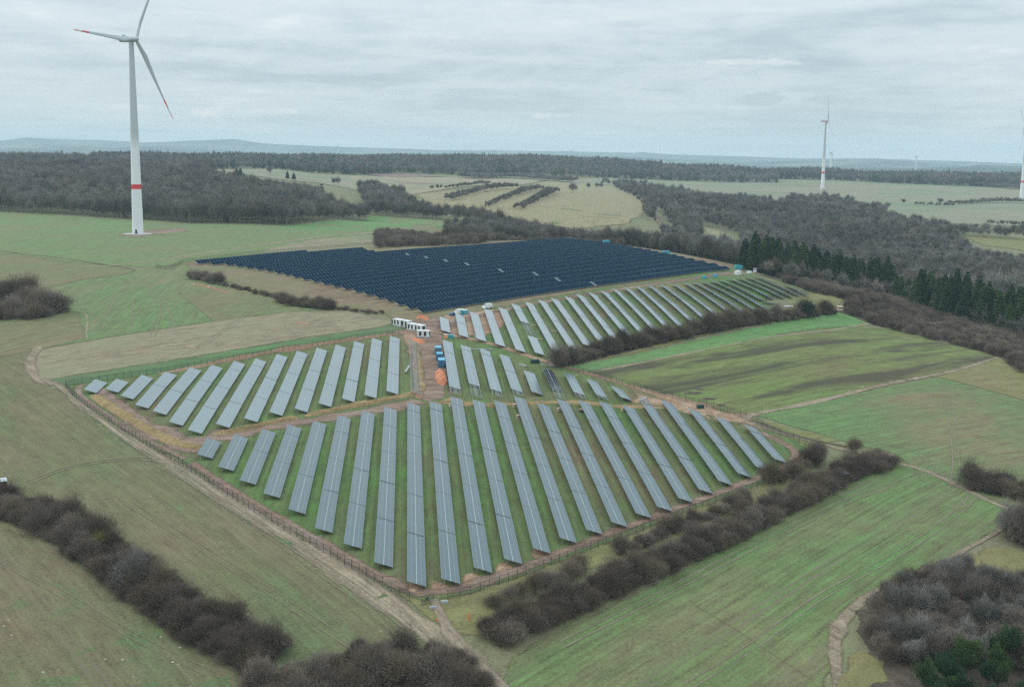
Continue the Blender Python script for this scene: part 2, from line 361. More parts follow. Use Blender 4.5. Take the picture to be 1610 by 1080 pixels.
def resample(P, step):
    P = np.array(P, float); out = [P[0]]
    # Catmull-Rom through the points
    Q_ = np.vstack([2*P[0]-P[1], P, 2*P[-1]-P[-2]])
    for i in range(1, len(Q_)-2):
        a, b, c, d = Q_[i-1], Q_[i], Q_[i+1], Q_[i+2]; L = np.linalg.norm(c-b); k = max(1, int(L/step))
        for q in range(1, k+1):
            t = q/k; out.append(.5*((2*b)+(-a+c)*t+(2*a-5*b+4*c-d)*t*t+(-a+3*b-3*c+d)*t**3))
    return np.array(out)
def strip(name, pix, width, mat, lay=4, step=4.0, world=None, off=0.0, amp=.12, z=0.0):
    P = resample(world if world is not None else unproj(pix), step*max(1, (unproj([pix[0]])[0][1] if world is None else world[0][1])/500))
    T = np.gradient(P, axis=0); T /= np.linalg.norm(T, axis=1)[:, None] + 1e-9; Nn = np.stack([T[:, 1], -T[:, 0]], 1)
    P = P + Nn*off; wd = np.array([width*(1+amp*nrs.randn()) for _ in P]) if np.isscalar(width) else np.interp(np.linspace(0, 1, len(P)), np.linspace(0, 1, len(width)), width)*(1+amp*nrs.randn(len(P)))
    k = 5 if np.max(wd) > 1.0 else 3
    rows_ = [P + Nn*(wd[:, None]*(j/(k-1)-.5)) for j in range(k)]
    V2 = np.stack(rows_, 1).reshape(-1, 2); Z = H(V2[:, 0], V2[:, 1]) + lay*.014 + z
    i, j = np.meshgrid(np.arange(len(P)-1), np.arange(k-1), indexing='ij'); a = (i*k+j).ravel()
    f = np.stack([a, a+1, a+k+1, a+k], 1)
    me = mesh_np(name, np.c_[V2, Z], f, [mat], smooth=True)
    at = me.attributes.new('edge', 'FLOAT', 'POINT'); at.data.foreach_set('value', np.tile(np.abs(np.linspace(-1, 1, k)), len(P)).astype(np.float32))
    o = obj(name, me); setp(o, kind='structure'); return o
def pdir(a, b):
    """heading in degrees (from +Y towards +X) of the line between two photo points"""
    p = unproj([a, b]); d = p[1]-p[0]; return degrees(atan2(d[0], d[1]))

# ------------------------------------------------------------------ fields, tracks, site ground
GREEN = (.088, .158, .062); LUSH = (.075, .205, .070); BRT = (.16, .145, .105); OLIVE = (.125, .138, .075); TAN = (.26, .215, .15)
a_l = pdir((100, 440), (260, 380)); a_f5 = pdir((860, 1060), (1400, 760)); a_l1 = pdir((150, 640), (600, 960)); a_f2 = pdir((1000, 640), (1440, 560)); a_g3 = pdir((300, 550), (390, 440))
FM = {}
FM['far_green'] = ground_mat('winter_crop_left', ((.165,.155,.100), (.115,.165,.080), (.095,.200,.080)), pdir((100, 395), (560, 345)), 1.0, 24, patch=.8)
FM['olive'] = ground_mat('olive_field', ((.16,.135,.09), (.13,.14,.08), (.10,.15,.07)), pdir((40, 440), (220, 415)), 1.0, 0)
FM['left_mid'] = ground_mat('left_middle_crop', ((.165,.155,.10), (.105,.155,.075), (.075,.185,.07)), a_g3, 1.1, 21, stones=.0)
FM['left_low'] = ground_mat('left_lower_crop', ((.150,.125,.088), (.115,.122,.070), (.075,.135,.062)), a_l1, .9, 24, (.16,.135,.095), stones=.5, patch=1.3)
FM['left_low2'] = ground_mat('left_corner_crop', ((.150,.115,.085), (.125,.118,.075), (.085,.128,.065)), a_l1, .8, 24, (.16,.135,.095), stones=.9, patch=1.2)
FM['dry'] = ground_mat('dry_grass', ((.16,.12,.085), (.225,.195,.125), (.17,.19,.105)), pdir((100, 580), (600, 500)), .8, 0, patch=1.3)
FM['verge'] = ground_mat('green_verge', ((.13,.13,.08), (.095,.145,.065), (.08,.17,.06)), pdir((100, 600), (600, 520)), .9, 0)
FM['bright'] = ground_mat('bright_crop', ((.12,.175,.085), (.085,.195,.075), (.070,.225,.075)), pdir((900, 580), (1320, 500)), .6, 18, patch=.6)
FM['striped'] = ground_mat('striped_grass', ((.125,.115,.065), (.115,.150,.060), (.095,.175,.055)), a_f2, 1.1, 0, dark=.85, dark_col=(.060,.052,.036))
FM['right'] = ground_mat('right_crop', ((.165,.14,.09), (.105,.155,.075), (.070,.180,.065)), a_f2 + 4, 1.0, 24, patch=1.2)
FM['yellow'] = ground_mat('yellow_grass', ((.17,.14,.085), (.15,.155,.075), (.115,.155,.06)), a_f2, .6, 0)
FM['front'] = ground_mat('front_right_crop', ((.145,.135,.085), (.100,.152,.068), (.062,.185,.058)), a_f5, 1.25, 18, (.165,.14,.10), patch=1.1, stones=.25)
FM['farA'] = ground_mat('far_dry_field', ((.24,.17,.12), (.265,.225,.15), (.21,.215,.135)), 20, .8, 0)
FM['farB'] = ground_mat('far_green_field', ((.25,.205,.15), (.20,.20,.135), (.145,.195,.115)), 75, 1.2, 0, patch=1.6, scale=.35)
FM['farC'] = ground_mat('far_gold_field', ((.20,.17,.10), (.25,.215,.125), (.19,.20,.11)), 8, .9, 0)
FM['farD'] = ground_mat('far_ploughed_field', ((.15,.10,.08), (.18,.13,.105), (.21,.16,.12)), 80, .8, 0)
FM['site'] = ground_mat('site_grass', ((.155,.118,.070), (.105,.128,.052), (.075,.150,.042)), -5, 1.2, 0, patch=1.2)
FM['array_dirt'] = ground_mat('array_ground', ((.13,.085,.055), (.19,.145,.09), (.125,.155,.07)), 42, .8, 0, patch=1.4)
FM['dirt'] = ground_mat('bare_dirt', ((.16,.09,.055), (.27,.17,.11), (.36,.27,.19)), 30, .6, 0, patch=1.0)
FM['mud'] = ground_mat('muddy_ruts', ((.10,.066,.048), (.20,.135,.10), (.30,.235,.19)), 80, 1.0, 0, patch=.9)
FM['straw'] = ground_mat('straw_spoil', ((.12,.085,.045), (.25,.175,.085), (.34,.26,.14)), 60, .4, 0, patch=.9)
FM['red'] = ground_mat('red_clay', ((.26,.10,.05), (.46,.17,.085), (.56,.27,.17)), 60, .4, 0, patch=.7)
FM['track'] = ground_mat('dry_track', ((.14,.105,.072), (.225,.18,.125), (.31,.26,.19)), a_l1, 1.2, 0, patch=.8)
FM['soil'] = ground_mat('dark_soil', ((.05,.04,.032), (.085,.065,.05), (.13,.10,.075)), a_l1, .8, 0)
FM['yrough'] = ground_mat('ochre_rough_grass', ((.17,.125,.07), (.19,.165,.075), (.12,.14,.05)), 30, .3, 0)

FT = (1.12, 1.0, .95)
for k_ in ('far_green','olive','left_mid','left_low','left_low2','right','front','yellow','striped','verge','bright'):
    for n_ in FM[k_].node_tree.nodes:
        if n_.type == 'VALTORGB' and n_.color_ramp.elements[0].color[0] != n_.color_ramp.elements[0].color[1]:
            for e_ in n_.color_ramp.elements: c = e_.color; l_ = (c[0]+c[1])*.5; e_.color = ((c[0]*.82+l_*.18)*1.16, (c[1]*.92+l_*.08)*1.06, c[2]*.95, 1)
sheet('field', [(-60,330),(0,333),(110,338),(200,345),(300,352),(450,355),(520,347),(580,338),(640,342),(700,347),(765,359),(690,362),(600,366),(592,388),(450,398),(296,413),(245,421),(180,418),(90,410),(0,395),(-60,392)], FM['far_green'], 1, 16)
sheet('field', [(-60,392),(0,395),(90,410),(180,418),(215,424),(200,431),(130,440),(64,455),(20,445),(-60,430)], FM['olive'], 1, 14)
sheet('field', [(-60,430),(20,445),(64,455),(130,440),(200,431),(215,424),(245,421),(296,416),(330,432),(430,470),(540,488),(450,491),(330,506),(200,526),(55,550),(-60,545)], FM['left_mid'], 1, 12)
sheet('field', [(279,461),(372,447),(440,470),(492,492),(420,496),(333,506)], FM['olive'], 2, 12)
sheet('field', [(-60,525),(0,505),(125,489),(137,532),(60,551),(-60,570)], FM['olive'], 2, 12)
sheet('field', [(-60,570),(55,552),(46,580),(62,600),(100,612),(155,655),(300,745),(450,838),(560,900),(650,962),(700,1010),(790,1110),(380,1130),(-60,1130)], FM['left_low'], 1, 9)
sheet('field', [(-60,830),(0,826),(90,862),(200,935),(330,1015),(450,1052),(430,1110),(380,1200),(-60,1200)], FM['left_low2'], 2, 9)
sheet('meadow', [(46,580),(55,551),(200,526),(330,506),(450,491),(540,487),(622,507),(600,514),(470,533),(250,570),(80,597),(62,600)], FM['dry'], 3, 10)
sheet('meadow', [(80,597),(250,570),(470,533),(600,514),(625,508),(652,520),(640,527),(470,550),(250,588),(104,607)], FM['verge'], 3, 10)
sheet('meadow', [(104,607),(155,655),(300,742),(450,836),(560,896),(650,955),(700,995),(760,1000),(790,950),(900,900),(1000,880),(1240,770),(1300,720),(1290,700),(1330,690),(1240,672),(1180,655),(1130,650),(1000,618),(900,590),(860,578),(1000,556),(1190,508),(1318,490),(1330,470),(1262,450),(1160,420),(960,372),(890,368),(590,384),(290,411),(268,425),(430,478),(600,492),(652,520)], FM['yellow'], .5, 12)
sheet('field', [(868,580),(1000,556),(1200,512),(1318,490),(1366,507),(1357,513),(1200,532),(1050,562),(900,590)], FM['bright'], 3, 10)
sheet('field', [(900,590),(1050,562),(1200,532),(1357,513),(1400,518),(1450,528),(1510,545),(1572,562),(1500,586),(1390,606),(1290,630),(1182,652),(1130,650),(1000,616)], FM['striped'], 3, 10)
sheet('field', [(1182,652),(1290,632),(1390,608),(1472,592),(1610,630),(1700,650),(1700,900),(1610,860),(1575,835),(1535,820),(1440,740),(1400,712),(1310,690)], FM['right'], 3, 10)
sheet('field', [(1572,562),(1700,590),(1700,655),(1610,630),(1472,592)], FM['yellow'], 3.5, 10)
sheet('field', [(800,1030),(1030,915),(1240,810),(1410,715),(1440,738),(1500,765),(1580,800),(1572,832),(1500,880),(1400,915),(1330,960),(1312,1020),(1285,1130),(760,1130)], FM['front'], 4, 9)
# fields beyond the valley
sheet('field', [(330,268),(384,266),(440,266),(500,275),(560,276),(620,280),(740,279),(700,292),(655,304),(600,303),(560,300),(500,288),(430,281)], FM['farB'], 1, 13)
sheet('field', [(540,277),(740,279),(860,283),(800,292),(690,300),(650,306),(600,303),(545,296)], FM['farA'], 2, 13)
sheet('field', [(560,272),(640,273),(700,277),(620,280)], FM['farD'], 3, 13)
sheet('field', [(575,281),(640,283),(700,291),(640,289)], FM['farD'], 3, 13)
sheet('field', [(650,306),(740,297),(860,284),(1000,283),(1040,300),(1010,340),(990,352),(900,360),(700,340)], FM['farC'], 1, 13)
sheet('field', [(872,284),(990,276),(1120,276),(1610,282),(1700,285),(1700,345),(1610,348),(1420,345),(1200,322),(1060,305),(960,292),(900,290)], FM['farB'], 2, 14)
sheet('field', [(1350,320),(1500,318),(1700,322),(1700,362),(1500,352),(1390,345)], FM['farB'], 3, 13)
sheet('field', [(1500,368),(1610,374),(1700,380),(1700,402),(1610,395),(1540,385)], FM['yellow'], 3, 12)
sheet('field', [(1105,356),(1130,362),(1158,374),(1130,376),(1110,368)], FM['farC'], 3, 20)
sheet('field', [(1026,336),(1038,340),(1046,354),(1034,354)], FM['red'] if 0 else FM['farD'], 3, 20)

# the solar site: rough grass between the rows, dirt under the far block
SITE = [(103,607),(160,652),(232,697),(300,738),(372,786),(450,832),(515,868),(568,900),(620,930),(668,948),(730,938),(800,914),(870,888),(940,860),(1010,835),(1080,806),(1150,781),(1200,762),(1240,744),(1272,720),(1278,710),(1256,693),(1210,676),(1180,660),(1140,645),(1060,624),(1000,608),(930,588),(875,575),(905,560),(1000,538),(1100,515),(1190,498),(1215,488),(1205,470),(1290,458),(1260,446),(1190,428),(1160,421),(700,492),(640,505),(652,520),(470,548),(250,586)]
sheet('site_ground', SITE, FM['site'], 4, 10)
DP = [(640,520),(690,500),(760,488),(1165,424),(1150,412),(960,372),(890,369),(590,388),(480,396),(288,413),(300,428),(370,447),(440,462),(520,479),(600,491)]
sheet('dirt_ground', DP, FM['array_dirt'], 5, 10, amp=1.2)
strip('road', [(690,522),(720,507),(790,488),(900,467),(1030,447),(1150,430),(1205,432)], (9,7,6,6,7,8,6), FM['mud'], 7)
sheet('dirt_ground', [(640,505),(690,496),(700,505),(690,520),(702,540),(702,600),(700,625),(672,632),(650,620),(665,590),(655,545),(648,528),(600,524),(650,515)], FM['mud'], 6, 6, amp=.9)
strip('road', [(675,520),(735,532),(790,546),(850,566),(905,582),(960,598),(1030,619),(1090,639),(1150,655),(1185,668)], (7,6,5,5,4,4,4,6,7,3), FM['dirt'], 7)
strip('road', [(1040,622),(1075,632),(1110,646),(1150,656),(1178,664)], (9,13,14,14,8), FM['dirt'], 6, amp=.3)
strip('road', [(660,631),(620,640),(560,650),(500,660),(440,668),(380,680),(330,690),(280,700)], (9,11,10,10,10,12,13,9), FM['mud'], 7, amp=.2)
strip('road', [(160,618),(205,655),(262,686),(300,705),(330,696)], (5,8,8,12,10), FM['mud'], 6, amp=.3)
strip('track', [(150,603),(128,606),(124,618),(150,640),(210,680),(262,708),(290,722)], 2.6, FM['mud'], 7)
strip('road', [(250,588),(330,572),(430,553),(530,537),(640,522)], (3,7,9,8,6), FM['dirt'], 6, amp=.3)
strip('road', [(700,628),(760,637),(830,634),(900,632),(960,638),(1010,640),(1060,642)], (8,6,5,5,5,5,8), FM['straw'], 7, amp=.3)
strip('track', [(300,728),(372,776),(450,822),(515,858),(568,890),(622,918),(660,932),(700,930),(760,914),(830,890),(900,862),(970,834),(1040,808),(1110,782),(1180,756),(1225,742),(1250,722),(1248,708),(1222,692),(1196,680)], 4.2, FM['mud'], 7)
for a, b in ((560, 560), (690, 928), (652, 926), (740, 912), (790, 896), (850, 872)): sheet('dirt_ground', [(a-14,b-10),(a+2,b-14),(a+16,b-8),(a+18,b+4),(a,b+8),(a-16,b+4)], FM['dirt'], 6, 4, amp=.8) if b > 600 else None
# farm tracks
strip('track', [(85,600),(130,640),(230,705),(330,768),(420,822),(500,872),(580,928),(650,975),(690,1005),(740,1050),(800,1110)], (3,3.5,4,4,5,6,7,8,9,9,8), FM['track'], 6, amp=.15)
strip('track', [(60,545),(47,570),(58,595),(85,605)], 5, FM['track'], 5)
strip('track', [(683,942),(692,965),(705,990),(735,1030),(775,1065),(810,1110)], (3,4,6,7,6,6), FM['track'], 8, amp=.2)
strip('verge', [(108,618),(160,662),(300,752),(450,848),(560,912),(640,965)], (3,4,5,5,4,3), FM['bright'] if 0 else FM['verge'], 5, amp=.3)
strip('track', [(1182,652),(1172,658),(1200,672),(1260,690),(1320,705),(1400,725),(1460,742),(1520,770),(1575,796),(1640,815)], (5,5,3,3,3,3,3,3,2.5,2.5), FM['track'], 6, amp=.2)
strip('track', [(1160,668),(1185,662),(1250,685),(1330,702)], 1.6, FM['soil'], 7, amp=.3)
strip('track', [(1570,562),(1500,583),(1390,605),(1290,630),(1182,652)], 3.5, FM['track'], 6, amp=.3)
strip('track', [(1320,1085),(1312,1020),(1325,975),(1370,935),(1440,905),(1510,868),(1572,832),(1590,800)], (4,4.5,4,3,2,2,2.5,2), FM['track'], 6, amp=.2)
strip('track', [(1366,508),(1300,520),(1200,532),(1050,562),(900,591)], 3, FM['dry'], 5, amp=.3)
# ruts and tramlines
RUT = ground_mat('tyre_rut', ((.16,.14,.095), (.20,.175,.12), (.24,.21,.15)), 0, .3, 0)
def rut(pix, wd=.48, gauge=1.9, mat=RUT, lay=9):
    for s_ in (-1, 1): strip('tyre_track', pix, wd, mat, lay, 3.0, off=s_*gauge/2, amp=.25)
rut([(880,1015),(1000,955),(1120,893),(1240,832),(1340,785),(1430,752),(1462,738),(1450,715),(1400,700),(1340,693)])
rut([(1080,1080),(1180,1018),(1280,945),(1350,905),(1430,860),(1500,810),(1530,775),(1500,755),(1462,742)], .4)
rut([(1492,640),(1500,690),(1503,730),(1498,770)], .5)
rut([(1490,640),(1483,600)], .35)
rut([(1460,742),(1540,778),(1600,800)], .6)
rut([(1430,738),(1455,755),(1500,775),(1530,800)], .4)
rut([(100,612),(180,676),(300,757),(420,832),(540,912),(640,985)], .6)
rut([(230,720),(320,770),(420,838),(520,910),(600,965)], .3, 2.2)
rut([(40,760),(110,735),(200,722),(270,728),(330,765)], .7)
rut([(200,790),(330,870),(470,960),(560,1020)], .25)
rut([(0,880),(100,935),(210,1000),(330,1060)], .25)
rut([(290,560),(380,500),(420,455)], .3); rut([(240,530),(250,480),(230,450)], .5)
strip('tyre_track', [(1090,950),(1150,985),(1210,1025),(1275,1068)], .34, FM['olive'], 9, 3)
strip('tyre_track', [(1295,905),(1350,872),(1440,820),(1488,795)], .3, FM['olive'], 9, 3)
strip('tyre_track', [(860,915),(900,930)], .1, FM['soil'], 9, 3) if 0 else None
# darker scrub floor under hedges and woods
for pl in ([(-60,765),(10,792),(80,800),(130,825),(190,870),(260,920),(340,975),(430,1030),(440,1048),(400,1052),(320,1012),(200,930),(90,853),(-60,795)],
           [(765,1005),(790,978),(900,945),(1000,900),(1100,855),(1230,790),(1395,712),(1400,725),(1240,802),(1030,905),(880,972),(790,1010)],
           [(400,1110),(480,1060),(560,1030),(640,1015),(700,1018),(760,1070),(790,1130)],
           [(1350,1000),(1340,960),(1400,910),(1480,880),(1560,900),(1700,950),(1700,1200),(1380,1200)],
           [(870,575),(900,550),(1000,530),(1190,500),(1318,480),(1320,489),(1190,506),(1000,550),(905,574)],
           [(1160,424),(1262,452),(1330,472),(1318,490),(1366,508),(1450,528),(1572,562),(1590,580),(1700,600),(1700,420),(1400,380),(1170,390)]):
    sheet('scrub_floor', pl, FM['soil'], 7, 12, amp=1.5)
sheet('meadow', [(1350,985),(1400,932),(1500,885),(1560,858),(1610,866),(1700,880),(1700,930),(1600,920),(1480,900),(1400,930)], FM['yrough'], 9, 6)
sheet('meadow', [(1310,1085),(1330,1035),(1350,1020),(1395,1040),(1400,1070),(1340,1100)], FM['yrough'], 9, 6)
sheet('gravel_pad', [(185,370),(200,366),(240,361),(300,359),(290,364),(250,368),(215,373)], FM['mud'], 4, 8)
for pl in ([(860,602),(900,600),(905,604),(868,607)],[(930,640),(960,638),(985,648),(940,648)]): pass
for (x, y, a) in [(1090,618,18),(1115,627,14),(1100,612,10),(1135,637,9),(225,553,12),(300,545,14),(165,558,8),(255,560,9),(475,508,16),(430,518,9)]:
    sheet('bare_patch', [(x-a,y),(x-a*.4,y-a*.14),(x+a*.6,y-a*.10),(x+a,y+1),(x+a*.3,y+a*.16),(x-a*.6,y+a*.14)], FM['soil'] if x > 800 else FM['dirt'], 6, 5, amp=.5)
print('fields', round(time.time()-T0, 1))

sheet('field', [(430,357),(520,348),(580,339),(640,343),(700,348),(765,359),(690,363),(600,365),(500,362)], FM['bright'], 2, 12)
sheet('field', [(400,398),(470,380),(560,370),(640,368),(592,387),(480,396)], FM['dry'], 2, 12)
strip('grass_strip', [(60,422),(180,417),(300,401),(420,384),(520,371),(590,365)], (3,6,9,12,14,8), FM['dry'], 4, amp=.3)
strip('grass_strip', [(245,424),(300,417),(296,412)], 3, FM['dry'], 4, amp=.3)
strip('grass_strip', [(20,397),(110,408),(215,424)], 2.5, FM['soil'], 4, amp=.4)
strip('grass_strip', [(0,512),(125,490),(137,532)], 1.5, FM['dry'], 5, amp=.4)
for a, b in (((345,470),(400,520)), ((300,468),(350,505)), ((180,470),(160,520)), ((210,468),(205,522)), ((260,470),(275,520))): strip('tyre_track', [a, b], .5, RUT, 6, 4)
# patchy lines along the work direction in the near right fields
for i in range(0):
    t = rnd.random(); x0 = 840 + 520*t + rnd.uniform(-60, 60); y0 = 1075 - 300*t + rnd.uniform(-30, 60); L_ = rnd.uniform(40, 140)
    if y0 > 1035 - (x0-800)*.50 + 12 and y0 < 1080 and x0 + L_ < 1400 - max(0, y0-900)*.6: strip('tyre_track', [(x0, y0), (x0+L_*.5, y0-L_*.265), (x0+L_, y0-L_*.53)], rnd.uniform(.25, .4), RUT, 9, 3, amp=.5)

sheet('dirt_ground', [(690,497),(740,490),(790,484),(806,500),(790,520),(760,530),(720,526),(700,524)], FM['dirt'], 6.5, 6, amp=1.2, soft=4)
sheet('dirt_ground', [(630,526),(652,522),(664,545),(668,580),(672,612),(664,630),(648,624),(646,585),(640,550)], FM['dirt'], 6.7, 6, amp=.9, soft=2.5)
sheet('dirt_ground', [(1000,618),(1060,632),(1110,648),(1120,660),(1085,652),(1040,640),(990,632)], FM['dirt'], 7.2, 6, amp=.9, soft=2.5)
sheet('dirt_ground', [(150,608),(170,612),(250,672),(310,696),(300,712),(262,704),(200,668),(150,630)], FM['mud'], 6.2, 6, amp=.9, soft=2.5)

strip('grass_strip', [(1000,296),(1150,300),(1300,305),(1420,318)], 26, FM['farA'], 4, 20, amp=.3)
strip('grass_strip', [(1180,290),(1330,293),(1500,297),(1640,300)], 30, FM['farA'], 4, 20, amp=.3)
strip('grass_strip', [(1478,336),(1540,341),(1600,347)], 9, FM['farC'], 4, 20, amp=.3)
strip('grass_strip', [(400,275),(470,280),(540,287),(600,297)], 30, FM['farA'], 4, 20, amp=.3)

# ------------------------------------------------------------------ solar rows
def glass_mat(name, col, rough, ior, tint_var=.25, cell=True):
    m_, t, b = newmat(name)
    tc_ = N(t, 'ShaderNodeTexCoord'); oi = N(t, 'ShaderNodeObjectInfo'); geo = N(t, 'ShaderNodeNewGeometry')
    nz = noise(t, geo.outputs['Position'], .09, 4, .6); nf = noise(t, geo.outputs['Position'], 1.3, 3, .6)
    f = math_(t, 'ADD', 1 - tint_var*.5, math_(t, 'MULTIPLY', nz, tint_var)); f = math_(t, 'ADD', f, math_(t, 'MULTIPLY', math_(t, 'SUBTRACT', oi.outputs['Random'], .5), .10))
    v_ = N(t, 'ShaderNodeVectorMath', operation='SCALE'); v_.inputs[0].default_value = col; t.links.new(f, v_.inputs['Scale'])
    t.links.new(v_.outputs[0], b.inputs['Base Color'])
    if ior < 1.1: b.inputs['Specular IOR Level'].default_value = .1
    t.links.new(math_(t, 'ADD', rough - .05, math_(t, 'MULTIPLY', nf, .1)), b.inputs['Roughness']); b.inputs['IOR'].default_value = ior
    return m_
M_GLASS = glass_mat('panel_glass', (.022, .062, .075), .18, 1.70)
M_GLASS_SHEEN = glass_mat('panel_glass_painted_sheen', (.17, .215, .22), .15, 2.6)  # base colour lightened to stand in for grazing sky reflection on the upper block
M_GLASS_MID = glass_mat('middle_glass_painted_sheen', (.09, .14, .15), .16, 2.15)  # weaker sky reflection painted into the base colour of the middle blocks
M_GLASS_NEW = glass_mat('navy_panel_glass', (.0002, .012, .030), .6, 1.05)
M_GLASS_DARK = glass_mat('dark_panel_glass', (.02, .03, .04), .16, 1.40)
M_ALU = simple('aluminium', (.35, .40, .43), .45, .35, .06)
M_GALV = simple('galvanised_steel', (.42, .45, .46), .5, .5, .12)
M_BACK = simple('panel_back', (.30, .33, .34), .6, 0, .08)
MW, MH, TILT = 1.05, 2.03, radians(18)
ct, st_ = cos(TILT), sin(TILT)
# one module: slope direction x (down), row direction y; origin at its upper near corner, top surface at z = 0
def module_mesh(name, glass):
    m_ = MB(); m_.box(0, MH, 0, MW, -.035, 0, 0)
    e = .032
    for x0, x1 in ((e, MH/2-.018), (MH/2+.018, MH-e)): m_.add([(x0,e,.004),(x1,e,.004),(x1,MW-e,.004),(x0,MW-e,.004)], [(0,1,2,3)], 1)
    return m_.mesh(name, [M_ALU, glass])
MOD = module_mesh('solar_module', M_GLASS)
MOD_D = module_mesh('solar_module_dark', M_GLASS_DARK)
SECN = 25
def tables(n):
    out = []
    while n > 0:
        k = SECN if n >= SECN + 6 else n
        if n < SECN + 6: k = n
        out.append(k); n -= k
    return out
def frame_mesh(L, posts, zt0, zt1, hgrd):
    """bearers, purlins and posts of one section; local x across (downhill), y along, z up from the upper edge line"""
    m_ = MB()
    for s_ in (.35, 1.62, 2.60, 3.85): x = s_*ct; z = -s_*st_ - .085; m_.box(x-.035, x+.035, 0, L, z-.05, z+.05)
    m_.box((MH+.005)*ct, (MH+.115)*ct, 0, L, -(MH+.06)*st_-.05, -(MH+.06)*st_-.028, 1)      # pale strip between upper and lower modules
    for y in posts:
        for s_, hz_ in ((.75, 0), (3.25, 1)):
            x = s_*ct; z = -s_*st_-.13; g = hgrd(y, x)
            m_.box(x-.06, x+.06, y-.05, y+.05, g, z)
        m_.add([(.25*ct, y-.04, -.25*st_-.13), (4.0*ct, y-.04, -4.0*st_-.13), (4.0*ct, y+.04, -4.0*st_-.13), (.25*ct, y+.04, -.25*st_-.13),
                (.25*ct, y-.04, -.25*st_-.25), (4.0*ct, y-.04, -4.0*st_-.25), (4.0*ct, y+.04, -4.0*st_-.25), (.25*ct, y+.04, -.25*st_-.25)], [(0,1,2,3),(4,7,6,5),(0,4,5,1),(3,2,6,7),(0,3,7,4),(1,5,6,2)])
    return m_
ORD = ['first','second','third','fourth','fifth','sixth','seventh','eighth','ninth','tenth','eleventh','twelfth','thirteenth','fourteenth','fifteenth','sixteenth','seventeenth','eighteenth','nineteenth','twentieth','twenty-first','twenty-second','twenty-third','twenty-fourth','twenty-fifth','twenty-sixth','twenty-seventh','twenty-eighth','twenty-ninth']
NMOD = [0]
def solar_row(pxrow, label, group, indiv, theta=-4.93, mod=None, bare=0.0, name='solar_panel_row', only_frame=False, glass=None):
    x1, y1, x2, y2 = pxrow
    pb, pt = unproj([(x1, y1), (x2, y2)], 1.85)
    L = np.linalg.norm(pt-pb); u = (pt-pb)/L
    rz = atan2(-u[0], u[1])
    root = empty(name, (pb[0], pb[1], h1(*pb)+1.85), rz); setp(root, label, 'solar panels' if not only_frame else 'mounting frame', group)
    wv = np.array([u[1], -u[0]])
    ncol = int(round(L/(MW+.02))); y = 0.0; zb = h1(*pb)+1.85
    secs = tables(ncol)
    def zline(s): p = pb+u*s; return h1(p[0], p[1])+1.85-zb
    if bare: secs = [('bare', bare)] + secs; y = -bare
    for k in secs:
        isb = isinstance(k, tuple) or only_frame
        Ls = k[1] if isinstance(k, tuple) else k*(MW+.02)
        jog = rnd.uniform(-.05, .05)
        z0, z1 = zline(y)+jog, zline(y+Ls)+jog; pit = atan2(z1-z0, Ls)
        posts = [.9 + i*(Ls-1.8)/max(1, round((Ls-1.8)/4.2)) for i in range(max(1, round((Ls-1.8)/4.2))+1)]
        def hg(yy, xx, y=y, z0=z0, pit=pit):
            p = pb+u*(y+yy)+wv*xx; return h1(p[0], p[1]) - (zb+z0) - yy*tan(pit) - .25
        fm = frame_mesh(Ls, posts, 0, 0, hg)
        if isb:
            for j in range(int(Ls/1.07)+1): fm.box(.1, 4.1*ct, j*1.07, j*1.07+.06, -.02, .03, 0, Matrix.Rotation(TILT, 4, 'Y')) if not (j % 2 and not only_frame) else None
        fo = fm.build('support_frame', [M_GALV, M_ALU], root, (0, y, z0)); fo.rotation_euler = (pit, 0, 0); fo['kind'] = 'stuff'
        if not isb:
            Rm = Matrix.Translation((0, y, z0)) @ Matrix.Rotation(pit, 4, 'X') @ Matrix.Rotation(TILT, 4, 'Y')
            if indiv:
                for c in range(k):
                    for q in (0, 1):
                        o = bpy.data.objects.new('solar_module', mod or MOD); COL.objects.link(o); o.parent = root
                        o.matrix_local = Rm @ Matrix.Translation((q*(MH+.12), c*(MW+.02), 0)) @ Matrix.Rotation(rnd.gauss(0, .004), 4, 'Y'); NMOD[0] += 1
            else:
                m_ = MB(); m_.box(0, MH, 0, Ls-.03, -.035, 0, 0); m_.box(MH+.12, 2*MH+.12, 0, Ls-.03, -.035, 0, 0)
                e = .032
                for c in range(k):
                    for q in (0, MH+.12):
                        for xa, xb in ((e, MH/2-.018), (MH/2+.018, MH-e)):
                            ya = c*(MW+.02)+e; yb = c*(MW+.02)+MW-e
                            m_.add([(q+xa,ya,.004),(q+xb,ya,.004),(q+xb,yb,.004),(q+xa,yb,.004)], [(0,1,2,3)], 1)
                po = m_.build('panel_table', [M_ALU, glass or M_GLASS], root); po.matrix_local = Rm
        y += Ls + .28
    return root
RA=[(310.1,713.5,324.9,688.6),(343.2,733.1,368.8,681.9),(377.2,754,411.9,674.4),(414.4,775,452.7,666.8),(453.5,800.2,492.4,661),(495,829,531,652.6),(540.4,853.8,568.9,646.2),(588.4,882.6,604.4,640.3),(640.2,913,640.7,633.3),(694,908.8,675.6,631.9),(745.2,891.2,708.6,624.1),(793,877.6,743,628.1),(838.3,861.4,776.9,629.8),(880.7,845.4,808.2,623.1),(921.8,831.5,845.1,634),(961.7,820.1,875.8,627.3),(1000.1,806.4,908.9,629),(1033.5,796,942.4,631.5),(1067,782.4,979.6,637.7),(1098.9,768.5,1009.2,633.5),(1130,755.6,1038.9,628.8),(1160.2,743.3,1081.3,641.9),(1188.7,733.3,1125.4,654.9),(1217.2,720.7,1170.7,667.9)]
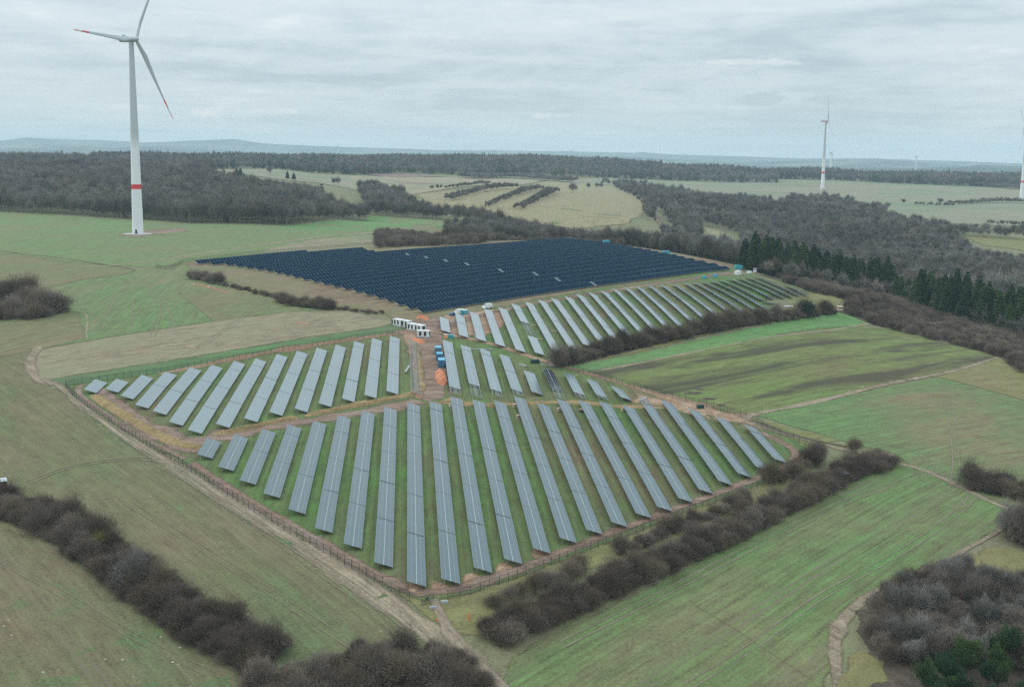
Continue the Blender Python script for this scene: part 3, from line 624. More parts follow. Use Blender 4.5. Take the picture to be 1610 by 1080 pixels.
RB=[(131.7,611.9,150.2,595.5),(166.1,611.1,183.4,595),(189.6,621.5,222.3,589.1),(212.7,635.7,259.2,584.6),(240.2,645.8,298.1,577.9),(265.6,662.5,331.6,574.2),(295.2,675.1,367.4,568.3),(339.4,665.9,401.4,563.7),(383.7,657,434.9,556.7),(423.5,647.2,466.8,551.7),(463.3,641.7,497.7,547),(501,633.7,527.5,541.9),(537.9,625.8,556.9,536.6),(572.8,620.4,584.9,532.2),(607.5,614,613,528.2)]
RE=[(706.3,607.2,695.9,534.8),(737,602.2,724.4,542.6),(771.3,611.4,754.6,548.5),(804,611.4,785.3,557.2),(835.9,615.1,823.3,581.7),(866.4,608.9,851.8,577),(902.1,616.4,886.2,585.4),(937.4,619.8,922.3,595),(976.2,624.3,959.5,605.8)]
RC=[(693.8,518.5,690.9,497),(721.6,525.9,715.6,491.7),(749.6,532.2,738.7,490),(779.3,540.3,760.5,484.9),(810.8,549,784,483.3),None,(866.1,547.3,825.6,474.4),(893.8,544.8,846.4,471.4),(916.5,540.6,866.1,468.5),(940,535.9,888,466),(962,532,906.4,462.6),(984,528.5,925.9,460),(1005.6,523.5,944.4,456.7),(1027.5,520,962.8,454),(1046,515,981.3,451.7),(1066,511.8,999.7,450),(1088,508,1018,448.3),(1110,505,1036.6,446.6),(1128,498.6,1055,445),(1149,495,1073.6,443.3),(1167,491,1087,442.3),(1186,488,1101,441),(1200,484,1115,439.4),(1191,468.8,1128.5,437.7),(1207,466,1143.6,436),(1223,464.6,1158,434.9),(1236.7,463.7,1172,433.5),(1249,461,1187,432.7),(1262,460,1231,446)]
LA = {0: 'very short grey-blue panel row at the left tip of the front block by the road', 1: 'short grey-blue panel row beside the very short one in the front block',
      8: 'long grey-blue panel row reaching nearest to the camera, above the bend of the fence track', 23: 'last short panel row at the right end of the front block, inside the curved track'}
for i, r in enumerate(RA):
    solar_row(r, LA.get(i, 'long grey-blue panel row in the front block, %s from the left' % ORD[i]), 'panel rows of the front block', True)
LB = {0: 'small square panel table at the far left tip, inside the track loop', 1: 'small square panel table, second from the far left tip'}
for i, r in enumerate(RB):
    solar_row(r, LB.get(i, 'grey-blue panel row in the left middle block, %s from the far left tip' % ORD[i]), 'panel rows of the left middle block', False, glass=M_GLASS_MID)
LE = {0: 'panel row standing right beside the blue containers', 4: 'short panel row with a dark cloud-like reflection, below a loose beam', 5: 'short panel row with dark streaked panels in the right middle block', 8: 'very short panel row at the right end of the middle block'}
BAREL = {0: 7, 1: 15, 2: 6, 3: 5, 5: 11, 6: 4, 7: 3}
for i, r in enumerate(RE):
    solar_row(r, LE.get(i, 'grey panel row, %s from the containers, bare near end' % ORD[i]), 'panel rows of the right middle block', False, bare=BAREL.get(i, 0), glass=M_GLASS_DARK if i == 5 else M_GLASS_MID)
for i, r in enumerate(RC):
    if r is None: continue
    solar_row(r, {0: 'shortest panel row beside the site entrance, left end of the block along the dirt road', 28: 'short detached panel row at the far right corner of the upper block'}.get(i, 'pale panel row below the dirt road in the upper block, %s from the left' % ORD[i]), 'panel rows of the upper right block', False, glass=M_GLASS_SHEEN)
solar_row((818.4,504.6,803.8,477.2), 'upper half of the panel row with a gap of bare frame', 'panel rows of the upper right block', False, bare=26, glass=M_GLASS_SHEEN)
solar_row((841,553.7,829.2,526.5), 'lower half of the panel row with a gap of bare frame', 'panel rows of the upper right block', False, glass=M_GLASS_SHEEN)
solar_row((645,614,643,534), 'row of bare mounting posts and rails without panels beside the spoil heap', 'bare frames', False, name='mounting_frame', only_frame=True)
solar_row((1012,640,1003,622), 'short bare mounting frame at the top of the front block near the fence', 'bare frames', False, name='mounting_frame', only_frame=True)
print('rows', NMOD, round(time.time()-T0, 1))

# far block: rows of navy tables facing the near side
PF1, PF2 = unproj([(667,494), (1155,426)])
ud = (PF2-PF1)/np.linalg.norm(PF2-PF1); nd = np.array([-ud[1], ud[0]])
DPOL = np.vstack([unproj([(667,495),(640,487),(604,474),(552,460),(480,443),(425,430),(360,420)]), unproj([(296,413)], 1.2), unproj([(570,388),(597,395),(750,384),(900,374.5),(960,381)], 2.7), unproj([(1050,402),(1100,413),(1155,426)], .6)])
c_ = (DPOL-PF1); tt_, oo_ = c_@ud, c_@nd
print('D front len', np.linalg.norm(PF2-PF1), 'heading', degrees(atan2(ud[0], ud[1])), 'offsets', oo_.round(0), 't', tt_.round(0))
DT = radians(24); CW, CHh = 2.16, 4.3; NC = 4
M_SPOT = simple('grey_board', (.10, .13, .14), .7, 0, .05)
def d_table(name, nc, holes=()):
    """origin at the low edge; x along, y up the slope (away from the viewer), z up"""
    m_ = MB(); R_ = Matrix.Rotation(DT, 4, 'X'); W = nc*(CW+.16)
    m_.box(0, W-.03, 0, CHh+.24, -.05, 0, 0, R_)
    for c in range(nc):
        x0 = c*(CW+.16)+.08
        for i in (0, 1):
            for j in (0, 1):
                xa = x0+i*(CW/2+.01); ya = .12+j*(CHh/2+.012)
                v = [R_ @ Vector(p) for p in ((xa,ya,.006),(xa+CW/2-.02,ya,.006),(xa+CW/2-.02,ya+CHh/2-.024,.006),(xa,ya+CHh/2-.024,.006))]
                m_.add(v, [(0,1,2,3)], 2 if c in holes else 1)
    return m_.mesh(name, [M_BACK2, M_GLASS_NEW, M_SPOT])
M_BACK2 = simple('blue_grey_rail', (.05, .12, .16), .6, 0, .05)
def d_frame(nc):
    m_ = MB(); W = nc*(CW+.16)
    for c in range(nc):
        x = c*(CW+.16)
        for yy in (.5, 3.5):
            z = yy*tan(DT)-.05; m_.box(x-.05, x+.05, yy-.05, yy+.05, -1.5, z)
    for yy in (.5, 3.5): z = yy*tan(DT)-.1; m_.box(0, W, yy-.04, yy+.04, z-.05, z+.05)
    return m_.mesh('support_frame', [M_GALV])
DM = {k: (d_table('panel_table', k), d_frame(k)) for k in (1, 2, 3, 4)}
DHOLE = d_table('panel_table_grey', 4, (1,))
holes = unproj([(642,401),(672,406),(705,411),(738,416),(791,424),(828,430),(885,440),(925,446)], 1.5)
TW = CW+.16; PITCH_D = 10.4
rzd = atan2(ud[1], ud[0])
for k in range(26):
    off = k*PITCH_D
    # clip the row against the block outline
    xs = []
    for i in range(len(tt_)):
        o1, o2 = oo_[i], oo_[(i+1) % len(oo_)]; q = off + .5
        if (o1 > q) != (o2 > q): xs.append(tt_[i] + (tt_[(i+1) % len(tt_)]-tt_[i])*(q-o1)/(o2-o1))
    if len(xs) < 2: continue
    t0, t1 = min(xs), max(xs); ncell = int((t1-t0)/TW)
    if ncell < 3: continue
    p0 = PF1+nd*off+ud*t0
    root = empty('solar_panel_row', (p0[0], p0[1], h1(*p0)+.9), rzd)
    setp(root, {0: 'nearest navy panel row of the far block, running along the dirt road', 23: 'farthest navy panel row at the back of the far block'}.get(k, 'navy panel row of the far block, %s row back from the dirt road' % ORD[k]), 'solar panels', 'navy panel rows of the far block')
    s = 0.0; left = ncell
    while left > 0:
        nc = min(4, left); pa = p0+ud*s; pb_ = p0+ud*(s+nc*TW); za = h1(*pa)+.9; zb_ = h1(*pb_)+.9
        pc = (pa+pb_)/2; isH = any(abs((h_-pc)@ud) < nc*TW/2 and -2 < (h_-pc)@nd < PITCH_D-2 for h_ in holes) and nc == 4
        for q, me_ in enumerate(DM[nc]):
            if q == 0 and isH: me_ = DHOLE
            o = bpy.data.objects.new('panel_table' if q == 0 else 'support_frame', me_); COL.objects.link(o); o.parent = root
            o.location = (s, 0, za-root.location.z); o.rotation_euler = (0, -atan2(zb_-za, nc*TW), 0)
            if q: o['kind'] = 'stuff'
        s += nc*TW+.05; left -= nc
print('far block', round(time.time()-T0, 1))

# ------------------------------------------------------------------ vegetation
def veg_mat(name, c0, c1, c2, rough=.9, sc=.5, trans=0.0, dens=.0):
    m_, t, b = newmat(name)
    oi = N(t, 'ShaderNodeObjectInfo'); tc_ = N(t, 'ShaderNodeTexCoord'); geo = N(t, 'ShaderNodeNewGeometry')
    nz = noise(t, tc_.outputs['Object'], sc, 4, .6); big = noise(t, geo.outputs['Position'], .018, 3, .6)
    f = math_(t, 'ADD', math_(t, 'MULTIPLY', oi.outputs['Random'], .55), math_(t, 'MULTIPLY', nz, .35))
    f = math_(t, 'ADD', f, math_(t, 'MULTIPLY', math_(t, 'SUBTRACT', big, .4), .8))
    f = math_(t, 'ADD', f, math_(t, 'MULTIPLY', math_(t, 'SUBTRACT', noise(t, geo.outputs['Position'], .0045, 3, .6), .5), .9))
    col = ramp(t, f, [(.12, c0), (.5, c1), (.92, c2)])
    t.links.new(col, b.inputs['Base Color']); b.inputs['Roughness'].default_value = rough; b.inputs['Specular IOR Level'].default_value = .1
    return m_
M_TWIG = veg_mat('bare_twigs', (.082,.062,.048), (.148,.117,.094), (.26,.22,.185))
M_TWIG2 = veg_mat('brown_twigs', (.095,.074,.052), (.165,.128,.092), (.23,.185,.135))
M_WOOD = veg_mat('woodland_twigs', (.070,.068,.060), (.135,.128,.115), (.25,.238,.215))
M_BARK = simple('bark', (.12, .105, .09), .95, 0, .2)
M_PALE = veg_mat('pale_branches', (.14,.13,.118), (.20,.185,.17), (.26,.24,.22))
M_CONI = veg_mat('spruce_needles', (.009,.024,.013), (.020,.046,.020), (.050,.085,.026))
M_PINE = veg_mat('pine_needles', (.014,.036,.020), (.026,.062,.030), (.06,.10,.03))
M_IVY = veg_mat('ivy_leaves', (.06,.08,.02), (.12,.13,.03), (.20,.18,.04))
M_FGRN = veg_mat('dark_woodland_needles', (.022,.040,.026), (.034,.058,.036), (.055,.080,.045))
def unit(a): return a / (np.linalg.norm(a, axis=1)[:, None] + 1e-9)
def twigs(rs, n, h, r, base, L, wd, lobes=12, up=.5, lobe_r=.42, zlo=.12):
    """n thin triangles in a lumpy crown of half-width r, from base*h to h"""
    lc = rs.randn(lobes, 3); lc = unit(lc) * (rs.uniform(.25, .78, (lobes, 1))); lc[:, 2] = np.abs(lc[:, 2])*.9 + rs.uniform(-.35, .1, lobes)
    k = rs.randint(0, lobes, n); g = rs.randn(n, 3); g = unit(g) * (rs.uniform(.2, 1, (n, 1))**.5) * lobe_r * rs.uniform(.8, 1.25, lobes)[k][:, None]
    P = lc[k] + g; hh = h*(1-base)/2; cz = h*(base+1)/2
    P[:, 2] = np.clip(P[:, 2], -1 + zlo, 1.2)
    D = unit(P + np.array([0, 0, up]) + rs.randn(n, 3)*.55)
    P = P * (1 + .22*np.sin(3.1*np.arctan2(P[:, 1:2], P[:, 0:1]) + lobes) * rs.uniform(.6, 1.2))
    P = P * np.array([r, r, hh]) + np.array([0, 0, cz]); ll = L*rs.uniform(.6, 1.5, (n, 1))
    sd = unit(np.cross(D, rs.randn(n, 3))) * wd * rs.uniform(.6, 1.4, (n, 1)) * .5
    T = P + D*ll; v = np.stack([P - sd, P + sd, T], 1).reshape(-1, 3)
    return v, np.arange(n*3).reshape(-1, 3)
def stems(rs, n, h, r, base, rad, tip=.3, trunk_h=0.0):
    m_ = MB()
    if trunk_h: m_.tube([(0,0,-.4), (rs.uniform(-.1,.1), rs.uniform(-.1,.1), trunk_h*.5), (rs.uniform(-.3,.3), rs.uniform(-.3,.3), trunk_h), (rs.uniform(-.5,.5), rs.uniform(-.5,.5), h*.86)], [rad*1.25, rad, rad*.8, rad*.12], 6)
    for i in range(n):
        a = rs.uniform(0, 2*pi); q = rs.uniform(.35, .95); z0 = trunk_h*rs.uniform(.55, 1.15) if trunk_h else -.2; r0 = .05*r if trunk_h else rs.uniform(0, .35)*r
        p = [(cos(a)*r0, sin(a)*r0, z0), (cos(a)*q*r*.45, sin(a)*q*r*.45, z0+(h-z0)*.42), (cos(a+.3)*q*r*.8, sin(a+.3)*q*r*.8, z0+(h-z0)*rs.uniform(.62, .95))]
        rr = rad*(.45 if trunk_h else .8); m_.tube(p, [rr, rr*.6, rr*.15], 4, cap=False)
        for _ in range(2):
            b_ = rs.uniform(.3, .8); pb_ = Vector(p[1]).lerp(Vector(p[2]), b_); a2 = a + rs.uniform(-1.3, 1.3)
            m_.tube([pb_, pb_ + Vector((cos(a2)*r*.3, sin(a2)*r*.3, h*.16))], [rr*.4, rr*.1], 3, cap=False)
    return m_
def tri_mesh(name, parts, mats):
    vs_, fs_, ms_ = [], [], []; b = 0
    for (v, f), mi in parts: vs_.append(v); fs_.append(f + b); ms_.append(np.full(len(f), mi)); b += len(v)
    return mesh_np(name, np.vstack(vs_), np.vstack(fs_), mats, np.concatenate(ms_))
SHRUB, TREE, TREEF, CONI, CONF, PINE = [], [], [], [], [], []
for i in range(5):
    rs = np.random.RandomState(40+i)
    cr = tri_mesh('crown', [(twigs(rs, 4300, 4.0, 2.7, .0, .60, .050, 20, .7, .62, .02), 0), (twigs(rs, 500, 4.9, 2.5, .4, .9, .035, 20, 1.4, .62, .02), 0)], [M_TWIG if i != 3 else M_TWIG2])
    SHRUB.append((cr, stems(rs, 18, 4.2, 2.5, 0, .07).mesh('stems', [M_PALE if i == 1 else M_BARK])))
for i in range(5):
    rs = np.random.RandomState(60+i)
    cr = tri_mesh('crown', [(twigs(rs, 4200, 13, 4.6, .10, 1.25, .085, 20, .9, .46, .05), 0)], [M_TWIG if i % 2 else M_WOOD])
    TREE.append((cr, stems(rs, 14, 12.5, 3.9, .2, .20, trunk_h=3.5).mesh('trunk', [M_BARK if i % 2 else M_PALE])))
for i in range(6):
    rs = np.random.RandomState(80+i)
    TREEF.append(tri_mesh('woodland_tree', [(twigs(rs, 950, 15, 5.2, .16, 1.5, .30, 17, .9, .42, .03), 0), (twigs(rs, 10, 13, 1.2, 0, 6.0, .22, 5, 4), 1)], [M_WOOD if i % 3 else M_TWIG, M_BARK]))
def conifer(rs, h, r, n, q, wd, droop=.35, taper=1.0):
    z = h*(.06 + .94*rs.uniform(0, 1, n)**.85); rr = r*(1-(z/h))**taper*rs.uniform(.75, 1.12, n) + .15
    a = rs.uniform(0, 2*pi, n); lay = np.floor(z/h*q)/q*h; z = lay + rs.uniform(0, .5, n)*h/q
    i0 = rr*rs.uniform(0.05, .55, n); e = np.stack([np.cos(a), np.sin(a), -droop + rs.uniform(-.15, .2, n)], 1)
    P = np.stack([np.cos(a)*i0, np.sin(a)*i0, z], 1); T = np.stack([np.cos(a)*rr, np.sin(a)*rr, z - droop*(rr-i0)], 1)
    sd = np.stack([-np.sin(a), np.cos(a), rs.uniform(-.5, .5, n)], 1)*wd*rs.uniform(.6, 1.3, (n, 1))
    v = np.stack([P - sd*.6, P + sd*.6, T + sd*.15, T*1.0 - sd*.4], 1).reshape(-1, 3); f = np.array([[0,1,2],[0,2,3]])[None] + (np.arange(n)*4)[:, None, None]
    return v, f.reshape(-1, 3)
for i in range(4):
    rs = np.random.RandomState(100+i); m_ = MB(); m_.tube([(0,0,-.5),(0,0,9),(0,0,17.5)], [.32,.2,.03], 6)
    CONI.append((tri_mesh('crown', [(conifer(rs, 18.5, 5.0+.5*(i-1.5), 2100, 15+2*i, .78, .40, .5+.08*i), 0)], [M_CONI]), m_.mesh('trunk', [M_BARK])))
    CONF.append(tri_mesh('woodland_conifer', [(conifer(rs, 17, 4.6, 320, 9, 1.3, .40, .6), 0)], [M_FGRN]))
for i in range(3):
    rs = np.random.RandomState(120+i); m_ = stems(rs, 12, 9.5, 3.2, .2, .2, trunk_h=4)
    PINE.append((tri_mesh('crown', [(twigs(rs, 5200, 11, 3.7, .18, .42, .17, 17, .5, .38, .0), 0)], [M_PINE]), m_.mesh('trunk', [M_BARK])))

def world_poly(front_px=(), polar=()):
    P = list(map(tuple, unproj(front_px))) if len(front_px) else []
    return np.array(P + [((px-CX)/FOC*Y, Y) for px, Y in polar])
def fill(poly, sp, seed, grow=1.0, excl=()):
    rs = np.random.RandomState(seed); x0, y0 = poly.min(0); x1, y1 = poly.max(0); out = []
    y = y0
    while y < y1:
        s = sp*(1 + max(0, y-1100)/1100*grow); xs = np.arange(x0, x1, s); out.append(np.stack([xs + rs.uniform(-.42, .42, len(xs))*s, y + rs.uniform(-.42, .42, len(xs))*s], 1)); y += s*.9
    P = np.vstack(out); k = in_poly(P[:, 0], P[:, 1], poly)
    for e in excl: k &= ~in_poly(P[:, 0], P[:, 1], e)
    P = P[k]; px = CX + FOC*P[:, 0]/P[:, 1]; return P[(px > -130) & (px < 1740)]
def along(pix, wd, sp, seed, world=None):
    rs = np.random.RandomState(seed); P = resample(unproj(pix) if world is None else world, 1.0); out = []; i = 0
    T = np.gradient(P, axis=0); T /= np.linalg.norm(T, axis=1)[:, None] + 1e-9; Nn = np.stack([T[:, 1], -T[:, 0]], 1)
    rows_ = max(1, int(round(wd/sp)))
    acc = 0.0
    L = np.r_[0, np.cumsum(np.linalg.norm(np.diff(P, axis=0), axis=1))]
    for s in np.arange(0, L[-1], sp):
        j = np.searchsorted(L, s); j = min(j, len(P)-1)
        for r in range(rows_): out.append(P[j] + Nn[j]*((r+.5)/rows_-.5)*wd + rs.randn(2)*sp*.2)
    return np.array(out)
def gn_scatter(name, pts, scl, rot, var, meshes, label=None, cat=None, group=None, kind='stuff'):
    z = H(pts[:, 0], pts[:, 1]) - .25; me = bpy.data.meshes.new(name); me.vertices.add(len(pts)); me.vertices.foreach_set('co', np.c_[pts, z].astype(np.float32).ravel())
    for nm, tp, arr in (('scl', 'FLOAT_VECTOR', scl), ('rot', 'FLOAT', rot), ('vi', 'INT', var)):
        at = me.attributes.new(nm, tp, 'POINT'); at.data.foreach_set('vector' if tp == 'FLOAT_VECTOR' else 'value', np.asarray(arr, np.int32 if tp == 'INT' else np.float32).ravel())
    o = obj(name, me); coll = bpy.data.collections.new(name + '_kinds')
    for k, m_ in enumerate(meshes): coll.objects.link(bpy.data.objects.new('kind_%02d' % k, m_))
    g = bpy.data.node_groups.new(name, 'GeometryNodeTree'); g.interface.new_socket('Geometry', in_out='INPUT', socket_type='NodeSocketGeometry'); g.interface.new_socket('Geometry', in_out='OUTPUT', socket_type='NodeSocketGeometry')
    gi = g.nodes.new('NodeGroupInput'); go_ = g.nodes.new('NodeGroupOutput'); ip = g.nodes.new('GeometryNodeInstanceOnPoints'); ci = g.nodes.new('GeometryNodeCollectionInfo')
    ci.inputs['Collection'].default_value = coll; ci.inputs['Separate Children'].default_value = True; ci.inputs['Reset Children'].default_value = True
    def na(nm, tp):
        q = g.nodes.new('GeometryNodeInputNamedAttribute'); q.data_type = tp; q.inputs['Name'].default_value = nm; return q.outputs['Attribute']
    cx = g.nodes.new('ShaderNodeCombineXYZ'); er = g.nodes.new('FunctionNodeEulerToRotation'); L_ = g.links.new
    L_(na('rot', 'FLOAT'), cx.inputs[2]); L_(cx.outputs[0], er.inputs[0]); L_(er.outputs[0], ip.inputs['Rotation'])
    L_(na('scl', 'FLOAT_VECTOR'), ip.inputs['Scale']); L_(na('vi', 'INT'), ip.inputs['Instance Index']); ip.inputs['Pick Instance'].default_value = True
    L_(gi.outputs[0], ip.inputs['Points']); L_(ci.outputs[0], ip.inputs['Instance']); L_(ip.outputs[0], go_.inputs[0])
    md = o.modifiers.new('scatter', 'NODES'); md.node_group = g
    setp(o, label, cat, group, kind); return o
def scat(name, pts, seed, lo, hi, meshes, weights=None, sz=None, **kw):
    rs = np.random.RandomState(seed); n_ = len(pts)
    if n_ == 0: return
    s = rs.uniform(lo, hi, n_); X_, Y_ = pts[:, 0], pts[:, 1]; s *= .92 + .13*np.sin(X_/47+2*np.sin(Y_/90)) + .10*np.sin(Y_/63+X_/110)
    sc = np.stack([s*rs.uniform(.85, 1.15, n_), s*rs.uniform(.85, 1.15, n_), s*rs.uniform(.88, 1.14, n_)*(sz or 1)], 1)
    vi = rs.choice(len(meshes), n_, p=weights)
    return gn_scatter(name, pts, sc, rs.uniform(0, 6.28, n_), vi, meshes, **kw)
CNT = {}
def single(kind, pt, protos, label, group, s, sz=1.0, cat=None, mat=None, pn=('crown', 'stems')):
    k = CNT.get(kind, 0); CNT[kind] = k+1
    cm, sm = protos[rnd.randrange(len(protos))] if isinstance(protos, list) else protos
    root = empty(kind, (pt[0], pt[1], h1(*pt)-.15), rnd.uniform(0, 6.28)); root.scale = (s*rnd.uniform(.88, 1.12), s*rnd.uniform(.88, 1.12), s*sz*rnd.uniform(.88, 1.14))
    setp(root, label, cat or kind.split('_')[-1], group)
    for nm, me_ in ((pn[0], cm), (pn[1], sm)):
        o = bpy.data.objects.new(nm, me_); COL.objects.link(o); o.parent = root
        if mat and nm == pn[0]: o.material_slots[0].link = 'OBJECT'; o.material_slots[0].material = mat
    return root
# near hedges: every shrub on its own
HEDGES = [
 ([(-70,770),(0,798),(60,816),(120,845),(190,898),(260,948),(330,996),(400,1033),(420,1040)], 10.5, 4.4, 'dense leafless shrub in the broad dark hedge across the lower left field', 'shrubs of the lower left hedge', 1.15),
 ([(778,1004),(850,974),(950,930),(1050,886),(1150,840),(1250,790),(1330,750),(1392,727)], 7.0, 4.3, 'leafless dark shrub in the long hedge bordering the lower right field', 'shrubs of the long right hedge', 1.0),
 ([(785,952),(840,932),(900,905),(925,893)], 4.5, 3.4, 'leafless shrub in the short thicket beside the bend of the fence track', 'shrubs of the thicket by the fence bend', 1.0),
 ([(975,872),(1040,845),(1080,828),(1130,808),(1175,788)], 3.5, 3.1, 'leafless shrub in the thin inner hedge line below the front block', 'shrubs of the inner hedge line', .8),
 ([(1215,762),(1255,742),(1295,724)], 4.5, 4.2, 'leafless shrub in the clump at the right end of the inner hedge line', 'shrubs of the inner hedge end', 1.15),
 ([(420,1100),(500,1075),(580,1058),(660,1045),(705,1060),(745,1100)], 11, 4.6, 'leafless shrub in the thicket at the bottom edge beside the farm track', 'shrubs of the bottom thicket', 1.2),
 ([(880,574),(950,556),(1050,534),(1150,514),(1230,502),(1310,492)], 7.0, 6.0, 'leafless brown shrub in the hedge below the upper right panel block', 'shrubs of the hedge below the upper block', 1.6),
 ([(308,438),(330,442),(352,446)], 6.0, 4.0, 'dark shrub in the small clump by the left corner of the navy block', 'shrubs by the navy block corner', 1.15),
 ([(440,474),(470,480),(520,487)], 6.0, 4.0, 'dark shrub in the small clump below the stepped edge of the navy block', 'shrubs below the stepped edge', 1.2),
 ([(1530,765),(1570,772),(1620,785)], 9.0, 4.4, 'dark rounded shrub in the clump at the right edge beside the tracks', 'shrubs of the right edge clump', 1.5),
 ([(1590,840),(1640,860)], 10.0, 3.6, 'dark shrub at the right edge above the ochre grass', 'shrubs above the ochre grass', 1.2),
 ([(-40,500),(0,498),(40,498),(85,488)], 16.0, 7.2, 'leafless shrub in the wedge of scrub at the left edge', 'shrubs of the left edge scrub', 2.0),
 ([(-40,478),(0,470),(20,468),(40,480)], 12.0, 7.0, 'leafless shrub at the upper tip of the scrub at the left edge', 'shrubs of the left edge scrub tip', 2.0),
]
for hi_, (pix, wd, sp_, lab, grp, s0) in enumerate(HEDGES):
    for p in along(pix, wd, sp_, 200+hi_):
        s = s0*rnd.uniform(.72, 1.2); single('shrub', p, SHRUB, lab, grp, s, rnd.uniform(.65, 1.2), mat=M_TWIG2 if rnd.random() < .22 else None)
for p, s in ((unproj([(1343,712)])[0], .9), (unproj([(1000,905)])[0], .9)):
    single('shrub', p, SHRUB, 'single small shrub standing clear just above the long right hedge' if s == .9 and p[1] > 280 else 'rounded shrub bulging from the middle of the long right hedge', None, s, 1.3)
single('shrub', unproj([(1268,500)])[0], SHRUB, 'single dark green bush rising above the hedge by the beige hide', None, 1.5, 1.3, mat=M_FGRN)
single('shrub', unproj([(156,870)])[0], SHRUB, 'yellow-green ivy-covered bush in the middle of the lower left hedge', None, .8, 1.35, mat=M_IVY)
single('shrub', unproj([(212,925)])[0], [SHRUB[1]], 'pale grey branching bush standing out of the lower left hedge', None, 1.35, 1.2, mat=M_PALE)
for hi_, (pix, wd, sp_, s0) in enumerate([(HEDGES[0][0], 11, 2.2, .88), (HEDGES[1][0], 7.5, 2.2, .82), (HEDGES[5][0], 12, 2.8, .8), (HEDGES[6][0], 7, 3.0, .9), (HEDGES[11][0], 18, 4, 1.1), (HEDGES[9][0], 9, 3, .9), (HEDGES[3][0], 3, 2.5, .6)]):
    scat('undergrowth', along(pix, wd, sp_, 230+hi_), 240+hi_, s0*.7, s0*1.2, [m_[0] for m_ in SHRUB], sz=.8, label='low brown undergrowth filling the ' + ['lower left hedge', 'long right hedge', 'bottom thicket', 'hedge below the upper block', 'scrub at the left edge', 'right edge clump', 'inner hedge line'][hi_], cat='undergrowth')
scat('undergrowth', along([(300,434),(350,448),(400,459),(450,472),(520,484),(600,494)], 6, 3.4, 261), 262, .35, .75, [m_[0] for m_ in SHRUB], sz=.7, label='low brown scrub along the stepped left edge of the navy block', cat='undergrowth')
# bottom right grove
GROVE = fill(world_poly([(1352,985),(1400,945),(1480,905),(1560,910),(1700,950),(1700,1040),(1590,1050),(1500,1055),(1400,1040)]), 5.2, 31)
for p in GROVE: single('bare_tree', p, TREE, 'leafless grey tree in the grove at the lower right corner', 'bare trees of the lower right grove', rnd.uniform(.5, .72), .85, cat='tree', pn=('crown', 'trunk'))
scat('undergrowth', fill(world_poly([(1352,1000),(1395,945),(1480,905),(1560,905),(1700,945),(1700,1060),(1400,1045)]), 3.2, 32), 36, .7, 1.2, [m_[0] for m_ in SHRUB], label='tangled undergrowth beneath the lower right grove', cat='undergrowth')
for p in fill(world_poly([(1430,1105),(1480,1060),(1560,1040),(1700,1040),(1700,1200),(1400,1200)]), 5.8, 37): single('pine_tree', p, PINE, 'dark green pine in the lower right corner of the picture', 'pines of the lower right corner', rnd.uniform(.6, .85), cat='tree', pn=('crown', 'trunk'))
for p in unproj([(1603,858),(1592,850)]): single('bare_tree', p, TREE, 'tall thin leafless tree at the right edge above the ochre grass', 'thin trees at the right edge', .75, 1.2, cat='tree', pn=('crown', 'trunk'))
# belt of spruces on the right
CP = world_poly(polar=[(1166,770),(1180,830),(1250,900),(1330,880),(1400,840),(1420,800),(1320,770),(1250,745)])
CP2 = world_poly(polar=[(1430,700),(1450,740),(1520,720),(1600,670),(1640,620),(1600,600),(1510,650)])
for P_, lab, grp, seed in ((CP, 'dark spruce in the belt beyond the upper right panel block', 'spruces of the long belt', 41), (CP2, 'dark spruce in the right-hand group above the brown scrub', 'spruces of the right-hand group', 43)):
    for p in fill(P_, 7.6, seed): single('spruce_tree', p, CONI, lab, grp, rnd.uniform(.8, 1.4), cat='tree', pn=('crown', 'trunk'))
scat('woodland', fill(world_poly(polar=[(1180,750),(1250,730),(1340,745),(1420,770),(1440,700),(1520,640),(1620,590),(1640,640),(1500,760),(1420,860),(1300,890),(1180,800)]), 9.5, 45), 46, .6, 1.0, TREEF, label='leafless trees mixed in with the spruces of the right-hand belt', cat='woodland')
for p in fill(world_poly(polar=[(1398,790),(1440,770),(1440,730),(1405,740)]), 9.0, 47): single('spruce_tree', p, CONI, 'dark spruce bridging the gap between the two spruce groups', 'spruces between the groups', rnd.uniform(.6, 1.0), cat='tree', pn=('crown', 'trunk'))
# scrub on the right
SCR = world_poly([(1268,458),(1330,472),(1322,490),(1366,508),(1450,530),(1572,563),(1700,600)], [(1740,560),(1640,600),(1500,640),(1440,690),(1400,735),(1300,735),(1220,740)])
scp = fill(SCR, 5.4, 51); scp = scp[np.argsort(scp[:, 1])]

scat('scrub', scp, 52, 1.0, 1.55, [m_[0] for m_ in SHRUB], sz=.9, label='mass of leafless brown scrub between the striped field and the spruces', cat='scrub')
scat('scrub', fill(world_poly([(1588,575),(1612,560),(1700,590),(1700,620),(1612,590)]), 4.2, 53), 54, 1.0, 1.3, [m_[0] for m_ in SHRUB], label='dark scrub at the right edge where the field path ends', cat='scrub')
# scrub behind the navy block
BK = world_poly([(592,391),(640,388),(750,384),(890,372)], [(980,960),(900,1010),(780,980),(640,925),(592,905)])
scat('scrub', fill(BK, 6.0, 55), 56, 1.1, 1.7, [m_[0] for m_ in SHRUB], label='leafless brown scrub along the back edge of the navy block', cat='scrub')
scat('scrub', fill(world_poly([(588,372),(600,366),(660,366),(680,372),(640,378),(600,378)]), 6.0, 57), 58, 1.0, 1.4, [m_[0] for m_ in SHRUB], label='dark tongue of scrub at the tip of the bright green field', cat='scrub')

